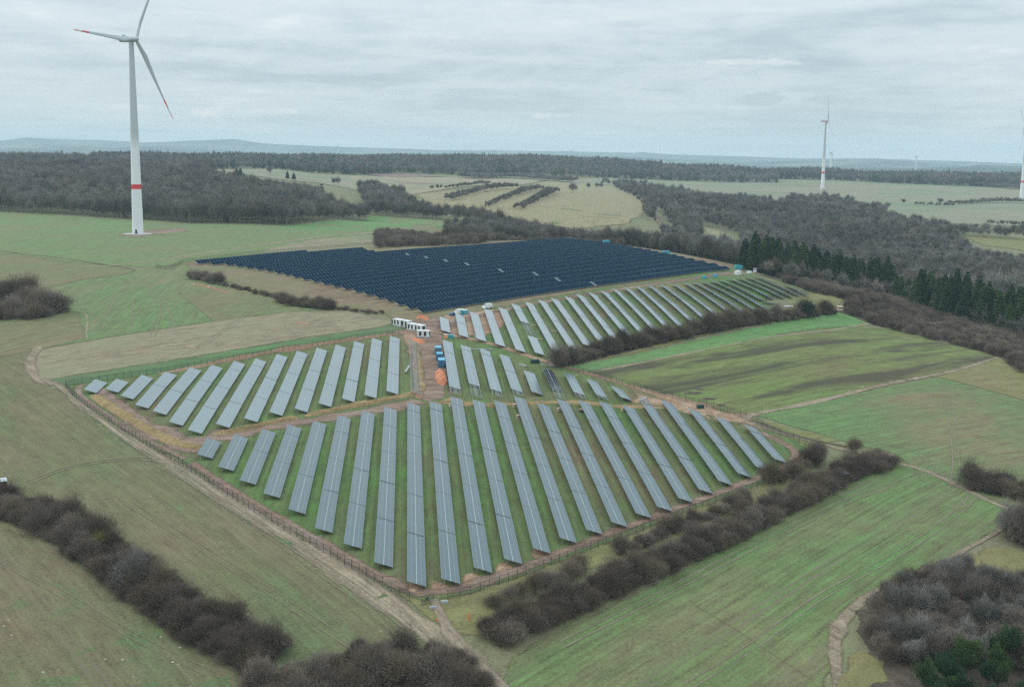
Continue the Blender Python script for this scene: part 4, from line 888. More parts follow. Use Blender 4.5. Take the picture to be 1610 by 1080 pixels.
# woods
W_LEFT = world_poly([(-90,330),(0,333),(110,338),(200,345),(300,351),(450,354),(520,346),(575,338)], [(580,1250),(540,1330),(500,1450),(450,1600),(400,1750),(340,1900),(325,2300),(300,2900),(-150,3100)])
W_MID = world_poly([(578,338),(640,342),(700,347),(765,358),(700,363)], [(700,985),(780,1000),(900,1030),(985,970),(1170,850),(1200,900),(1150,1000),(1060,1130),(1000,1180),(930,1200),(860,1210),(790,1250),(700,1330),(650,1480),(600,1700),(560,1750)])
W_RIGHT = world_poly([(948,300),(945,290),(1000,288),(1060,305),(1110,312),(1170,315),(1215,322),(1260,316),(1300,312),(1350,324),(1395,340),(1430,352),(1500,362),(1610,376),(1700,385)], [(1900,1000),(1900,640),(1640,660),(1600,700),(1500,780),(1400,850),(1330,900),(1200,920),(1170,900),(1100,1050),(1045,1200),(1035,1320)])
EXC = [world_poly([(1490,372),(1610,378),(1720,388),(1720,424),(1610,414),(1530,402)]), world_poly([(1100,354),(1130,359),(1165,373),(1165,396),(1130,394),(1104,384)]), world_poly([(1026,332),(1044,336),(1056,362),(1034,366)]), world_poly([(872,290),(960,292),(1010,325),(1016,362),(990,366),(930,362),(900,354),(850,340)])]
BELT = world_poly(polar=[(150,2500),(330,2450),(430,2650),(480,2450),(560,2450),(640,2750),(740,2800),(860,3000),(1000,3050),(1120,3050),(1215,3080),(1215,3600),(900,3800),(500,3900),(150,3500)])
BELT2 = world_poly(polar=[(1215,3250),(1300,3250),(1500,3000),(1700,2900),(1700,3500),(1215,3650)])
WOODS = [('left', W_LEFT, 8.2, 61, 'grey leafless beech wood behind the large wind turbine', (1.0, 1.4), .004), ('mid', W_MID, 7.6, 62, 'leafless woodland in the dip behind the navy block', (.75, 1.15), .02), ('right', W_RIGHT, 8.0, 63, 'leafless woodland filling the valley on the right', (.62, 1.2), .006), ('belt', BELT, 13, 64, 'dark far belt of woodland along the skyline', (1.1, 1.5), .22), ('belt2', BELT2, 12, 65, 'far belt of woodland behind the right-hand turbines', (1.1, 1.5), .2)]
wp = [fill(P_, sp_, sd_, 1.0 if sp_ < 10 else 0.0, EXC if k_ in ('right', 'mid') else ()) for k_, P_, sp_, sd_, l_, s_, c_2 in WOODS]
allp = np.vstack([np.c_[p, np.full(len(p), i)] for i, p in enumerate(wp)])
def frontness(P):   # trees with nothing of the wood in front of them show largest
    return P[:, 1]
LN = {0: ('leafless tree at the front of the grey wood behind the large turbine', 'front trees of the left wood'), 1: ('leafless tree in the belt behind the back edge of the navy block', 'trees behind the navy block'), 2: ('leafless tree at the near side of the wooded valley on the right', 'near trees of the right valley')}
nsing = {0: 105, 1: 100, 2: 60}
for i, (k_, P_, sp_, sd_, lab, (lo, hi), cf) in enumerate(WOODS):
    P = wp[i]; P = P[np.argsort(P[:, 1])]
    rest = P
    if i in nsing:
        # the front row: nearest tree in each narrow bearing bin
        b = np.round(np.arctan2(P[:, 0], P[:, 1])/.0045).astype(int); seen = {}; sel = []
        for j, bb in enumerate(b):
            if seen.get(bb, 0) < 1 and CX + FOC*P[j, 0]/P[j, 1] < 1640: seen[bb] = seen.get(bb, 0) + 1; sel.append(j)
        sel = sel[:nsing[i]]
        for j in sel:
            s = rnd.uniform(lo, hi)*1.06; single('bare_tree', P[j], TREE, *LN[i], s, 1.08, cat='tree', pn=('crown', 'trunk'))
        rest = np.delete(P, sel, 0)
    ws = np.array([1.0]*6 + [6*cf/(1-cf)/4]*4); ws /= ws.sum()
    scat('woodland', rest, 70+i, lo, hi, TREEF + CONF, ws, sz=1.0, label=lab, cat='woodland')
# lone trees and small clumps beyond
for (px, py, s, c) in [(275,276,1.1,1),(300,276,1.2,1),(335,277,1.6,1),(372,279,1.6,1),(378,279,1.5,1),(425,275,1.6,0),(452,281,1.2,1),(462,282,1.0,1),(525,291,1.2,0),(531,291,1.2,0),(574,300,1.2,0),(900,303,1.5,0),(903,302,1.3,0),(925,297,1.2,0),(938,296,1.2,0),(945,296,1.1,0),
        (1391,333,1.3,0),(1395,330,1.2,0),(1420,321,1.1,0),(1478,321,1.2,0),(1355,335,1.1,0),(1374,337,1.0,0)]:
    p = unproj([(px, py)])[0]
    if c: single('spruce_tree', p, CONI, 'small dark conifer at the far edge of the left wood', 'lone far conifers', s*.75, .75, cat='tree', pn=('crown', 'trunk'))
    else: single('bare_tree', p, TREE, 'single far leafless tree standing on open fields beyond the valley', 'lone far trees', s*.95, .85, cat='tree', pn=('crown', 'trunk'))
for hi_, (pix, wd, lab, s) in enumerate([([(680,299),(730,294),(769,289)], 8, 'upper left hedgerow stripe on the far slope', .5), ([(705,316),(750,303),(808,296)], 16, 'second hedgerow stripe on the far slope', .62),
        ([(765,326),(810,308),(853,298)], 10, 'third hedgerow stripe on the far slope', .55), ([(815,330),(845,315),(873,302)], 16, 'right hedgerow stripe on the far slope', .6), ([(735,281),(800,279),(860,284),(900,287)], 50, 'bushy clump at the top of the far slope', .8),
        ([(1500,322),(1560,319),(1620,320)], 26, 'low hedge in front of the far right turbine', .6), ([(1440,324),(1500,326)], 12, 'thin hedge on the far right plateau', .5), ([(1530,292),(1620,299)], 40, 'long low copse behind the far right turbine', .7), ([(1555,353),(1640,358)], 16, 'hedge at the far right below the plateau', .6)]):
    scat('hedgerow', along(pix, wd, 6.5, 300+hi_), 310+hi_, s*.8, s*1.15, TREEF, label='far ' + lab, cat='hedge')
from collections import Counter
print(Counter(o.get('group') for o in bpy.data.objects if o.name.startswith('shrub')))
print('vegetation', CNT, [len(p) for p in wp], len(scp), round(time.time()-T0, 1))

# ------------------------------------------------------------------ distant hills
M_HILL = ground_mat('distant_hills', ((.035,.045,.05), (.06,.075,.075), (.14,.15,.12)), 70, .5, patch=1.6, scale=.12)
def ridge(prof, dist, dep, seed):
    rs = np.random.RandomState(seed); xs = np.arange(-260, 1880, 8.0); pr = np.array(prof); ys = np.interp(xs, pr[:, 0], pr[:, 1]) + np.convolve(rs.randn(len(xs)+8), np.ones(9)/9, 'valid')*1.3
    v = []; sec = [(-1.0, .0), (-.75, .22), (-.5, .5), (-.25, .8), (0, 1.0), (.35, .8), (1.0, .0)]
    for x, y in zip(xs, ys):
        d = ray(x, y); d = d/np.hypot(d[0], d[1])
        zc_ = CAMZ + d[2]*dist
        for q, hh in sec:
            r = dist + q*dep + rs.uniform(-.05, .05)*dep; v.append((d[0]*r, d[1]*r, -40 + (zc_+40)*hh + (rs.uniform(-4, 4) if 0 < hh < 1 else 0)))
    k = len(sec); i, j = np.meshgrid(np.arange(len(xs)-1), np.arange(k-1), indexing='ij'); a = (i*k+j).ravel()
    o = obj('hills', mesh_np('hills', np.array(v), np.stack([a, a+k, a+k+1, a+1], 1), [M_HILL], smooth=True)); setp(o, kind='structure')
ridge([(-260,226),(0,222),(40,216),(100,219),(180,221),(230,224),(290,222),(340,220),(365,218.5),(420,226),(480,229),(560,232),(620,234),(700,236),(800,237),(900,238),(1000,241),(1010,239),(1040,242),(1200,247),(1300,249),(1480,252),(1610,258),(1880,262)], 16300, 1900, 1)
ridge([(-260,236),(0,233),(60,232),(130,229),(180,233),(250,230),(330,236),(450,241),(600,243),(760,243),(900,244),(1000,247),(1180,256),(1240,253),(1330,251),(1380,250),(1450,256),(1530,262),(1880,264)], 12000, 1500, 2)
ridge([(-260,250),(700,252),(1100,262),(1300,262),(1450,264),(1500,263),(1545,259),(1610,262),(1880,268)], 8200, 1000, 3)

# ------------------------------------------------------------------ wind turbines
M_TWR = simple('tower_white', (.72, .74, .76), .45, 0, .04)
M_TWG = simple('tower_grey', (.40, .44, .46), .5, 0, .04)
M_RED = simple('signal_red', (.62, .035, .035), .5, 0, .05)
M_DK = simple('dark_gap', (.02, .02, .022), .7, 0, .05)
def turbine(px, py, hub_h, yaw, blade0, R, label, pos=None, group=None, detail=True, band=(.235, .26), fade=.42, basez=None):
    if pos is None: x, y = unproj([(px, py)])[0]
    else: x, y = pos
    z = h1(x, y) if basez is None else basez
    root = empty('wind_turbine', (x, y, z), 0); setp(root, label, 'wind turbine', group)
    n_ = 28 if detail else 10
    def rad(t): return 4.3*(1-t) + 1.9*t if t < .6 else 2.86 + (1.75-2.86)*(t-.6)/.4
    def part(nm, t0, t1, mat, e=0.0):
        m_ = MB(); ts = np.linspace(t0, t1, 5); m_.lathe([(hub_h*t, rad(t)+e) for t in ts], n_); m_.build(nm, mat, root, smooth=True)
    M_FD = TWF
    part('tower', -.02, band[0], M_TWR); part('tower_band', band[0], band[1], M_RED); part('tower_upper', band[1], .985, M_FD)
    if detail:
        m_ = MB(); m_.lathe([(-1, 11), (.25, 11), (.5, 7), (.55, 4.4)], 32); m_.build('foundation', simple('concrete', (.38,.37,.34), .9), root)
        m_ = MB(); m_.box(-.6, .6, -4.75, -4.1, 1.2, 3.6); m_.box(-1, 1, -5.4, -4.2, -.2, 1.1); m_.build('door', M_DK, root)
    # nacelle along local +X (hub at +X)
    nac = empty('nacelle', (0, 0, hub_h), yaw, root)
    m_ = MB(); secs = [(-10.5, .9, 1.3), (-10, 1.9, 1.9), (-4, 2.1, 2.1), (2.6, 2.1, 2.1), (3.4, 1.8, 1.8)]; k = 12; b = 0
    for xx, wy, wz in secs:
        for i in range(k):
            t = 2*pi*(i+.5)/k; cx_, cz_ = cos(t), sin(t); q = (abs(cx_)**4+abs(cz_)**4)**-.25
            m_.v.append((xx, wy*cx_*q, wz*cz_*q))
    for s_ in range(len(secs)-1):
        for i in range(k): m_.f.append((s_*k+i, s_*k+(i+1) % k, (s_+1)*k+(i+1) % k, (s_+1)*k+i)); m_.m.append(0)
    m_.f.append(tuple(range(k))[::-1]); m_.m.append(0); m_.f.append(tuple((len(secs)-1)*k+i for i in range(k))); m_.m.append(0)
    m_.build('housing', M_TWG, nac)
    m_ = MB()
    for sg in (-1, 1):
        y0 = sg*2.13; m_.box(-10.3, 2.0, min(y0, y0+sg*.04), max(y0, y0+sg*.04), -1.0, .6, 0)
        for i in range(6): xa = -8.6 + i*1.25; m_.box(xa, xa+.85, min(y0+sg*.04, y0+sg*.07), max(y0+sg*.04, y0+sg*.07), -.5, .3, 1)
    m_.box(-10.62, -10.5, -1.5, 1.5, -1, .6, 0)
    m_.build('red_stripe', [M_RED, M_TWR], nac)
    m_ = MB(); m_.box(-6.5, -3.0, -1.3, 1.3, 2.1, 2.35); m_.box(-7.0, -6.7, -1.8, 1.8, 2.0, 3.5); m_.tube([(-8, 0, 2), (-8, 0, 4)], .08, 5); m_.build('cooler', M_TWG, nac)
    hub = empty('rotor', (4.6, 0, 0), 0, nac); hub.rotation_euler = (0, radians(-4), 0)
    m_ = MB(); m_.lathe([(-1.7, 1.7), (-.6, 2.1), (.8, 2.0), (1.8, 1.3), (2.5, .4), (2.6, .02)], 20)
    me = m_.mesh('spinner', [M_TWG], True); me.transform(Matrix.Rotation(pi/2, 4, 'Y')); obj('spinner', me, hub)
    # blade along +Z, chord along Y, thickness X
    m_ = MB(); st = []; kk = 10
    for t in (0, .03, .08, .14, .2, .3, .42, .55, .68, .75, .80, .86, .93, .98, 1.0):
        ch = np.interp(t, [0, .03, .08, .2, .5, .8, .97, 1], [2.6, 2.6, 3.0, 4.3, 2.6, 1.35, .75, .15]); th = np.interp(t, [0, .05, .2, .5, 1], [2.6, 2.4, 1.1, .45, .06]); tw = radians(np.interp(t, [0, .2, 1], [25, 18, 0])); bend = 1.5*t*t + .3*t
        off = np.interp(t, [0, .1, .2, 1], [0, .15, .28, .15])*ch; z_ = 1.5 + t*(R-1.5)
        for i in range(kk):
            a = 2*pi*i/kk; u, v_ = cos(a)*ch/2 - off, sin(a)*th/2*(1-.35*cos(a) if t > .06 else 1)
            m_.v.append((bend + v_*cos(tw) - u*sin(tw), u*cos(tw) + v_*sin(tw), z_))
        st.append(t)
    for s_ in range(len(st)-1):
        red = (.68 <= st[s_] < .75) or (.86 <= st[s_] < .93) or st[s_] >= .93
        red = st[s_] in (.75, .80) or st[s_] >= .93
        for i in range(kk): m_.f.append((s_*kk+i, s_*kk+(i+1) % kk, (s_+1)*kk+(i+1) % kk, (s_+1)*kk+i)); m_.m.append(1 if red else 0)
    bm_ = m_.mesh('blade', [M_TWG, M_RED], True)
    for i in range(3):
        bo = bpy.data.objects.new('blade', bm_); COL.objects.link(bo); bo.parent = hub; bo.rotation_euler = (radians(blade0 + 120*i), 0, 0)
    return root
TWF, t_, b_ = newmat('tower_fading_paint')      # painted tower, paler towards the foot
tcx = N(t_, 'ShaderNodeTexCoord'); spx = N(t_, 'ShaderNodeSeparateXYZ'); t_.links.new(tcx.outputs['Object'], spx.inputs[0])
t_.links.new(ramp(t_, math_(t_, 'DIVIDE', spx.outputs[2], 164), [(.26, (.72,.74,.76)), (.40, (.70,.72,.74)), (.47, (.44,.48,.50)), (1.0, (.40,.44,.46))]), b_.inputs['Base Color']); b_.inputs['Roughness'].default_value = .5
# rotor plane of the large turbine: hub towards the right and the camera
turbine(217, 368, 164, radians(-38), 0, 74.5, 'large white wind turbine with red band standing on the green field at left') if 0 else None
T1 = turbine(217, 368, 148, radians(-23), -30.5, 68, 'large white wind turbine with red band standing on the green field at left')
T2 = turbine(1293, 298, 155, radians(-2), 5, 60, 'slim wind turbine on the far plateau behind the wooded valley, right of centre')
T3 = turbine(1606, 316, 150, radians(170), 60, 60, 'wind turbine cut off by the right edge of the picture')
for i, (px, py, d) in enumerate([(153, 233, 9500), (531, 231, 7600), (776, 238, 7800), (898, 238, 9200), (845, 239, 9200), (1307, 241, 5600), (1441, 246, 7600)]):
    r_ = ray(px, py); p = CAM + r_/r_[1]*d; hh = 80
    turbine(0, 0, hh, rnd.uniform(-1, 1), rnd.uniform(0, 120), 34, 'tiny pale wind turbine far off on the skyline %s' % ['at far left', 'left of centre', 'right of the picture centre', 'fourth from the left', 'third from the left', 'just behind the slim turbine', 'between the two right-hand turbines'][i], pos=(p[0], p[1]), detail=False, basez=p[2]-hh)

# ------------------------------------------------------------------ fences
M_FP = simple('fence_green', (.018, .05, .042), .6, 0, .05)
def post_mesh():
    m_ = MB(); m_.box(-.045, .045, -.045, .045, -.3, 2.15); m_.box(-.06, .06, -.06, .06, 2.15, 2.19); return m_.mesh('post', [M_FP])
PM = post_mesh(); BAY = 2.8
def bay_mesh(nm='wire_panel', mat=None):
    m_ = MB(); e = .011
    for i in range(10): z = .08 + i*.21; m_.add([(0,0,z-e),(BAY,0,z-e),(BAY,0,z+e),(0,0,z+e)], [(0,1,2,3)])
    for i in range(15): x = .1 + i*.187; m_.add([(x-e,0,.05),(x+e,0,.05),(x+e,0,2.0),(x-e,0,2.0)], [(0,1,2,3)])
    m_.box(0, BAY, -.02, .02, 2.0, 2.04); return m_.mesh(nm, [mat or M_FP])
BM = bay_mesh()
def fence(pix, label, group=None, stride=1):
    P = resample(unproj(pix), .5); L = np.r_[0, np.cumsum(np.linalg.norm(np.diff(P, axis=0), axis=1))]; n_ = int(L[-1]/BAY)
    Q_ = np.stack([np.interp(np.arange(n_+1)*BAY, L, P[:, 0]), np.interp(np.arange(n_+1)*BAY, L, P[:, 1])], 1); Z = H(Q_[:, 0], Q_[:, 1])
    root = empty('fence', (Q_[0][0], Q_[0][1], Z[0])); setp(root, label, 'fence', group); o0 = np.array([Q_[0][0], Q_[0][1], Z[0]])
    for i in range(n_+1):
        o = bpy.data.objects.new('post', PM); COL.objects.link(o); o.parent = root; o.location = (*(Q_[i]-o0[:2]), Z[i]-o0[2])
        if i < n_:
            d = Q_[i+1]-Q_[i]; o = bpy.data.objects.new('wire_panel', BM); COL.objects.link(o); o.parent = root; o.location = (*(Q_[i]-o0[:2]), Z[i]-o0[2])
            l_ = np.linalg.norm(d); o.rotation_euler = (0, -atan2(Z[i+1]-Z[i], l_), atan2(d[1], d[0])); o.scale = (l_/BAY, 1, 1)
fence([(103,609),(118,626),(160,656),(230,700),(300,742),(372,789),(450,835),(515,872),(568,903),(620,933),(655,951)], 'dark green wire fence along the left side of the front block')
fence([(704,943),(730,938),(800,914),(870,888),(940,861),(1010,836),(1080,808),(1150,783),(1200,764),(1242,746),(1274,722)], 'dark green wire fence along the right side of the front block')
fence([(1274,722),(1276,708),(1250,692),(1210,677),(1180,662),(1140,648),(1060,627),(1000,611),(930,591),(880,577)], 'thin green wire fence between the striped field and the panel blocks')
fence([(103,607),(180,597),(250,587),(330,573),(400,561),(470,549),(560,534),(640,524)], 'green wire fence behind the left middle block along the verge')
fence([(1204,471),(1230,467),(1260,464),(1293,459),(1285,452)], 'green wire fence round the small meadow by the spruces')
fence([(244,420),(262,424),(290,413)], 'short green wire fence at the left corner of the navy block')
fence([(292,412),(400,400),(500,392),(590,385)], 'thin wire fence along the back edge of the navy block')
fence([(1204,471),(1205,478)], 'very short green fence return by the upper right block')
gx = unproj([(663,952), (672,949)])
gt = empty('gate', (gx[0][0], gx[0][1], h1(*gx[0])), atan2(gx[1][1]-gx[0][1], gx[1][0]-gx[0][0])); setp(gt, 'green wire gate leaf with small sign at the near corner of the fence', 'gate')
m_ = MB()
for a, b in (((0,0,.1),(0,0,2)),((3,0,.1),(3,0,2)),((0,0,2),(3,0,2)),((0,0,.1),(3,0,.1)),((0,0,1),(3,0,1))): m_.tube([a, b], .04, 5)
m_.build('gate_frame', M_FP, gt); obj('wire_panel', BM, gt)
m_ = MB(); m_.box(.9, 1.7, -.05, -.03, .9, 1.5); m_.build('sign_plate', simple('dark_plate', (.05,.06,.07)), gt)

# ------------------------------------------------------------------ site cabins, containers, vehicles
M_WHT = simple('white_cabin', (.68, .71, .71), .55, 0, .06); M_BLUE = simple('container_blue', (.02, .14, .27), .5, 0, .10); M_BLT = simple('container_roof_blue', (.10, .33, .46), .5, 0, .10)
M_YEL = simple('yellow_label', (.75, .55, .05), .6, 0, .05); M_TEAL = simple('teal_plastic', (.03, .33, .40), .5, 0, .08); M_ORG = simple('orange_plastic', (.85, .22, .04), .5, 0, .05)
M_WD = simple('pale_timber', (.46, .37, .26), .85, 0, .15); M_GLS = simple('dark_window', (.02, .025, .03), .15, 0, .03); M_TY = simple('tyre_rubber', (.02, .02, .02), .8, 0, .05); M_GRY = simple('grey_metal', (.42, .44, .45), .6, .2, .08)
def place(name, px, py, rz, label, cat, group=None):
    x, y = unproj([(px, py)])[0]; r = empty(name, (x, y, h1(x, y)), rz); return setp(r, label, cat, group)
def ribbed(L, W, Hh, m_, mat=0, rib=.3, z0=.15):
    m_.box(0, L, 0, W, z0, z0+Hh, mat)
    n_ = int(L/rib)
    for i in range(n_):
        xa = .12 + i*(L-.2)/n_; m_.box(xa, xa+rib*.45, -.035, 0, z0+.15, z0+Hh-.15, mat); m_.box(xa, xa+rib*.45, W, W+.035, z0+.15, z0+Hh-.15, mat)
for i, (px, py, rz, lab) in enumerate([(627,512,-.75,'white transformer cabin with open dark doors, farthest left of the group'), (639,514,-.75,'white transformer cabin, second from the left of the group'), (649,519,-.75,'white transformer cabin, middle of the group by the red soil'), (660,521,-.75,'white transformer cabin, fourth from the left beside the red soil'), (666,530,-.1,'white transformer cabin standing apart, nearest of the five')]):
    r = place('transformer_cabin', px, py, rz, lab, 'cabin', 'white transformer cabins by the crossing')
    m_ = MB(); m_.box(-2.6, 2.6, -1.4, 1.4, -.3, .45); m_.build('plinth', simple('grey_plinth', (.36,.38,.38)) if i == 0 else bpy.data.materials['grey_plinth'], r)
    m_ = MB(); m_.box(-2.4, 2.4, -1.2, 1.2, .45, 2.75); m_.build('body', M_WHT, r)
    m_ = MB(); m_.box(-2.5, 2.5, -1.3, 1.3, 2.75, 2.9); m_.build('roof', M_WHT, r)
    for dx in (-1.7, .3): m_ = MB(); m_.box(dx, dx+1.0, -1.26, -1.2, .7, 2.45); m_.build('door', M_DK, r)  # black slabs painted for the unlit inside of the open doorways
    m_ = MB(); m_.box(2.4, 2.46, -.8, .8, .7, 2.4); m_.build('vent_panel', M_DK, r)
    if i < 4: m_ = MB(); m_.box(-3.5, -2.45, -1.1, 1.0, .45, 2.2); m_.box(-3.55, -3.5, -.8, .6, .7, 2.0, 1); m_.box(-3.3, -2.9, -.6, -.2, 2.2, 2.75, 2); m_.build('transformer_unit', [M_FP, M_WHT, M_YEL], r)
for i, (px, py, L, lab) in enumerate([(688.5,558,5.5,'blue site office container with two windows, farthest of the three'), (691,568,5.0,'blue site container in the middle of the three'), (694,578,6.0,'blue site container nearest the red soil heap')]):
    r = place('site_container', px, py, radians(3), lab, 'container', 'blue containers on the dirt road')
    m_ = MB(); m_.box(-1.22, 1.22, 0, L, .15, 2.75)
    for k in range(int(L/.35)): y0 = .1+k*.35; m_.box(-1.255, -1.22, y0, y0+.17, .3, 2.6); m_.box(1.22, 1.255, y0, y0+.17, .3, 2.6)
    m_.build('body', M_BLUE, r)
    m_ = MB(); m_.box(-1.24, 1.24, -.02, L+.02, 2.75, 2.83); m_.build('roof', M_BLT, r)
    if i == 0:
        for dx in (-.8, .3): m_ = MB(); m_.box(dx-.06, dx+.56, -.05, -.01, 1.4, 2.2, 1); m_.box(dx, dx+.5, -.07, -.05, 1.46, 2.14, 0); m_.build('window', [M_GLS, M_WHT], r)
    else:
        for dx in (-1.12, .04): m_ = MB(); m_.box(dx, dx+1.08, -.06, 0, .3, 2.6); m_.box(dx+.5, dx+.55, -.1, -.06, .35, 2.5, 1); m_.build('door', [M_BLUE, M_GRY], r)
def vehicle(px, py, rz, kind, mat, label, cat='van'):
    r = place('parked_van' if kind != 'car' else 'parked_car', px, py, rz, label, cat); 
    L, W, Hh = (5.4, 1.95, 2.3) if kind == 'van' else (4.5, 1.8, 1.45)
    prof = [(0,.35),(0,.95),(.15,1.05),(.95,1.15),(1.6,Hh-.1),(1.9,Hh),(L-.1,Hh-.03),(L,Hh-.3),(L,.35)] if kind == 'van' else [(0,.35),(0,.75),(.2,.85),(1.15,.95),(1.8,Hh-.03),(2.9,Hh),(3.7,Hh-.15),(4.3,.95),(L,.9),(L,.35)]
    m_ = MB(); n_ = len(prof); v = [(x-L/2, s_*W/2*(1 if z < 1.2 else .9), z) for s_ in (-1, 1) for x, z in prof]
    m_.add(v, [tuple(range(n_)), tuple(reversed(range(n_, 2*n_)))] + [(i, i+n_, (i+1) % n_+n_, (i+1) % n_) for i in range(n_)]); m_.build('body', mat, r)
    m_ = MB(); wz0, wz1 = (1.25, Hh-.35) if kind == 'van' else (1.0, Hh-.12)
    for s_ in (-1, 1):
        y0 = s_*W/2*.9+s_*.01; xa, xb = (-L/2+1.4, -L/2+2.6) if kind == 'van' else (-L/2+1.6, -L/2+3.7)
        m_.box(xa, xb, min(y0, y0+s_*.02), max(y0, y0+s_*.02), wz0, wz1)
    m_.build('side_window', M_GLS, r)
    p0, p1 = (prof[3], prof[4]); m_ = MB(); ww = W*.42
    m_.add([(p0[0]-L/2+.05, -ww, p0[1]+.12), (p0[0]-L/2+.05, ww, p0[1]+.12), (p1[0]-L/2-.04, ww, p1[1]), (p1[0]-L/2-.04, -ww, p1[1])], [(0,1,2,3)]); m_.build('windscreen', M_GLS, r)
    wm = MB(); wm.tube([(0,-.11,0),(0,.11,0)], .34, 14); wme = wm.mesh('wheel', [M_TY])
    for sx in (-L/2+.85, L/2-.95):
        for sy in (-1, 1): o = obj('wheel', wme, r, (sx, sy*(W/2-.08), .34))
RD = radians(48)
vehicle(713,496,pi+RD,'car',simple('car_blue',(.02,.09,.18),.35),'dark blue car parked at the dirt road beside the white van','car')
vehicle(721,494,RD,'van',M_WHT,'white van parked between the blue car and the teal trailer')
vehicle(766,485,RD,'van',M_WHT,'white van on the dirt road above the fourth pale panel row')
vehicle(1187,428,RD+.5,'van',M_WHT,'white van at the right end of the dirt road below the spruces')
def crate(px, py, s, mat, label, cat='pallet', name='crate', rz=.3, lid=None):
    r = place(name, px, py, rz, label, cat); m_ = MB(); a, b, c = s
    m_.box(-a/2, a/2, -b/2, b/2, .14, c)
    for q in (-.5, -.05, .4): m_.box(-a/2, a/2, q*b, q*b+.1*b, 0, .14)
    m_.build('body', mat, r); m_ = MB(); m_.box(-a/2-.03, a/2+.03, -b/2-.03, b/2+.03, c, c+.06)
    for q in (-.45, -.15, .15, .42): m_.box(q*a-.04, q*a+.04, -b/2-.04, -b/2, .1, c)
    m_.build('lid', lid or M_WD, r)
crate(731,494,(3,2,2),M_TEAL,'teal trailer beside the white van on the dirt road','trailer','trailer',RD,M_WHT)
crate(809.4,641,(1.3,1.1,1.2),M_WD,'wooden crate between the bare frames and the front block, left of a row top'); crate(815.4,658,(1.3,1.1,1.2),M_WD,'wooden crate beside a long row, a little nearer than its neighbour'); crate(879,647,(1.3,1.1,1.2),M_WD,'wooden crate at the top of the sixteenth long row')
crate(914,648,(1.3,1.1,1.0),simple('dark_blue_cover',(.02,.035,.06)),'crate under a dark blue cover at the top of a long row','crate'); crate(980,647,(1.3,1.1,1.1),M_WD,'wooden crate near the fence-side end of the brown strip'); crate(709,640,(1.0,.9,1.2),M_WHT,'white box at the top of the long row right of the dirt patch','box','white_box')
crate(701,532,(1.5,1.3,1.7),M_ORG,'orange and white box just above the containers','box','orange_box',0,M_WHT); crate(709,532,(1.9,1.5,1.5),M_TEAL,'pale teal tank beside the orange box','tank','water_tank',.1,M_TEAL)
crate(749,533,(1.2,1,1.4),M_WHT,'white cabinet under the near end of the third pale row','cabinet','cabinet',.1,M_WHT)
crate(1160,432,(4.2,2.2,2.4),M_WHT,'white container at the right end of the navy block','container','site_container',RD,M_WHT); crate(1178,430,(3.6,1.8,1.3),M_WHT,'low white trailer at the end of the dirt road','trailer','trailer',RD,M_WHT)
crate(1158,423,(2.2,2.2,2.5),M_TEAL,'left of the two pale blue tanks below the spruces','tank','water_tank',.3,M_TEAL); crate(1164,423.5,(2.2,2.2,2.5),M_TEAL,'right of the two pale blue tanks below the spruces','tank','water_tank',.3,M_TEAL)
crate(1107,438,(2.6,1.6,1.3),M_TEAL,'small teal container on the road at the right of the navy block','container','site_container',RD,M_TEAL); crate(1124,436,(2.6,1.6,1.7),M_BLT,'small light blue container beside the teal one at the road end','container','site_container',RD,M_BLT)
crate(953,383,(5,2.4,2.4),M_TEAL,'teal container at the back right edge of the navy block','container','site_container',.4,M_BLT); crate(1047,400,(5,2.4,2.4),M_TEAL,'teal container halfway along the right edge of the navy block','container','site_container',.4,M_BLT)
crate(1101,642,(2.2,1.4,1.2),simple('dark_green_tank',(.01,.05,.05)),'dark green tank on the brown dirt by the fence','tank','water_tank',.3,M_FP); crate(841,571,(3.2,1.8,1.4),M_FP,'dark green trailer at the tip of the hedge','trailer','trailer',.2,M_FP)
crate(1208,478.5,(6,1.6,.6),simple('dark_net',(.02,.06,.07)),'roll of dark green netting on the small meadow','roll','net_roll',0,M_FP); crate(1240,483,(4.5,1.6,.5),M_GRY,'pale grey bundle on the meadow behind the hedge','bundle','material_bundle',.1,M_WHT)
def beams(px, py, L, rz, label):
    r = place('beam_bundle', px, py, rz, label, 'beams')
    for i in range(6): o = MB(); o.box(-L/2+rnd.uniform(-.3,.3), L/2, (i % 3)*.28-.4, (i % 3)*.28-.2, .05+(i//3)*.2, .2+(i//3)*.2); o.build('beam', M_GALV, r)
beams(757,550,9,0,'pile of galvanised beams above the second bare frame'); beams(861,575,6,-.5,'pile of galvanised beams by the tip of the hedge'); beams(822,575,5,-.95,'short pile of beams beside the dirt track'); beams(706,507,8,.1,'pile of beams between the two first pale rows'); beams(1012,628,6,1.1,'beams lying by the fence above the front block'); beams(641,580,16,1.55,'pale beams lying beside the row of bare posts')
for i, (px, py) in enumerate([(832,477),(869,503),(871,521),(848,534),(838,512),(795,489),(789,498),(900,474),(925,470),(914,492),(960,478),(1011,470),(1060,470),(1100,462),(1149,452),(870,550)]):
    r = place('timber_stack', px, py, rnd.uniform(-.4, .4), 'small pale timber stack lying between the pale panel rows', 'timber', 'timber stacks in the upper block')
    for k in range(3): m_ = MB(); m_.box(-1.3, 1.3, -.5+k*.35, -.25+k*.35, .05, .35); m_.build('plank', M_WD, r)
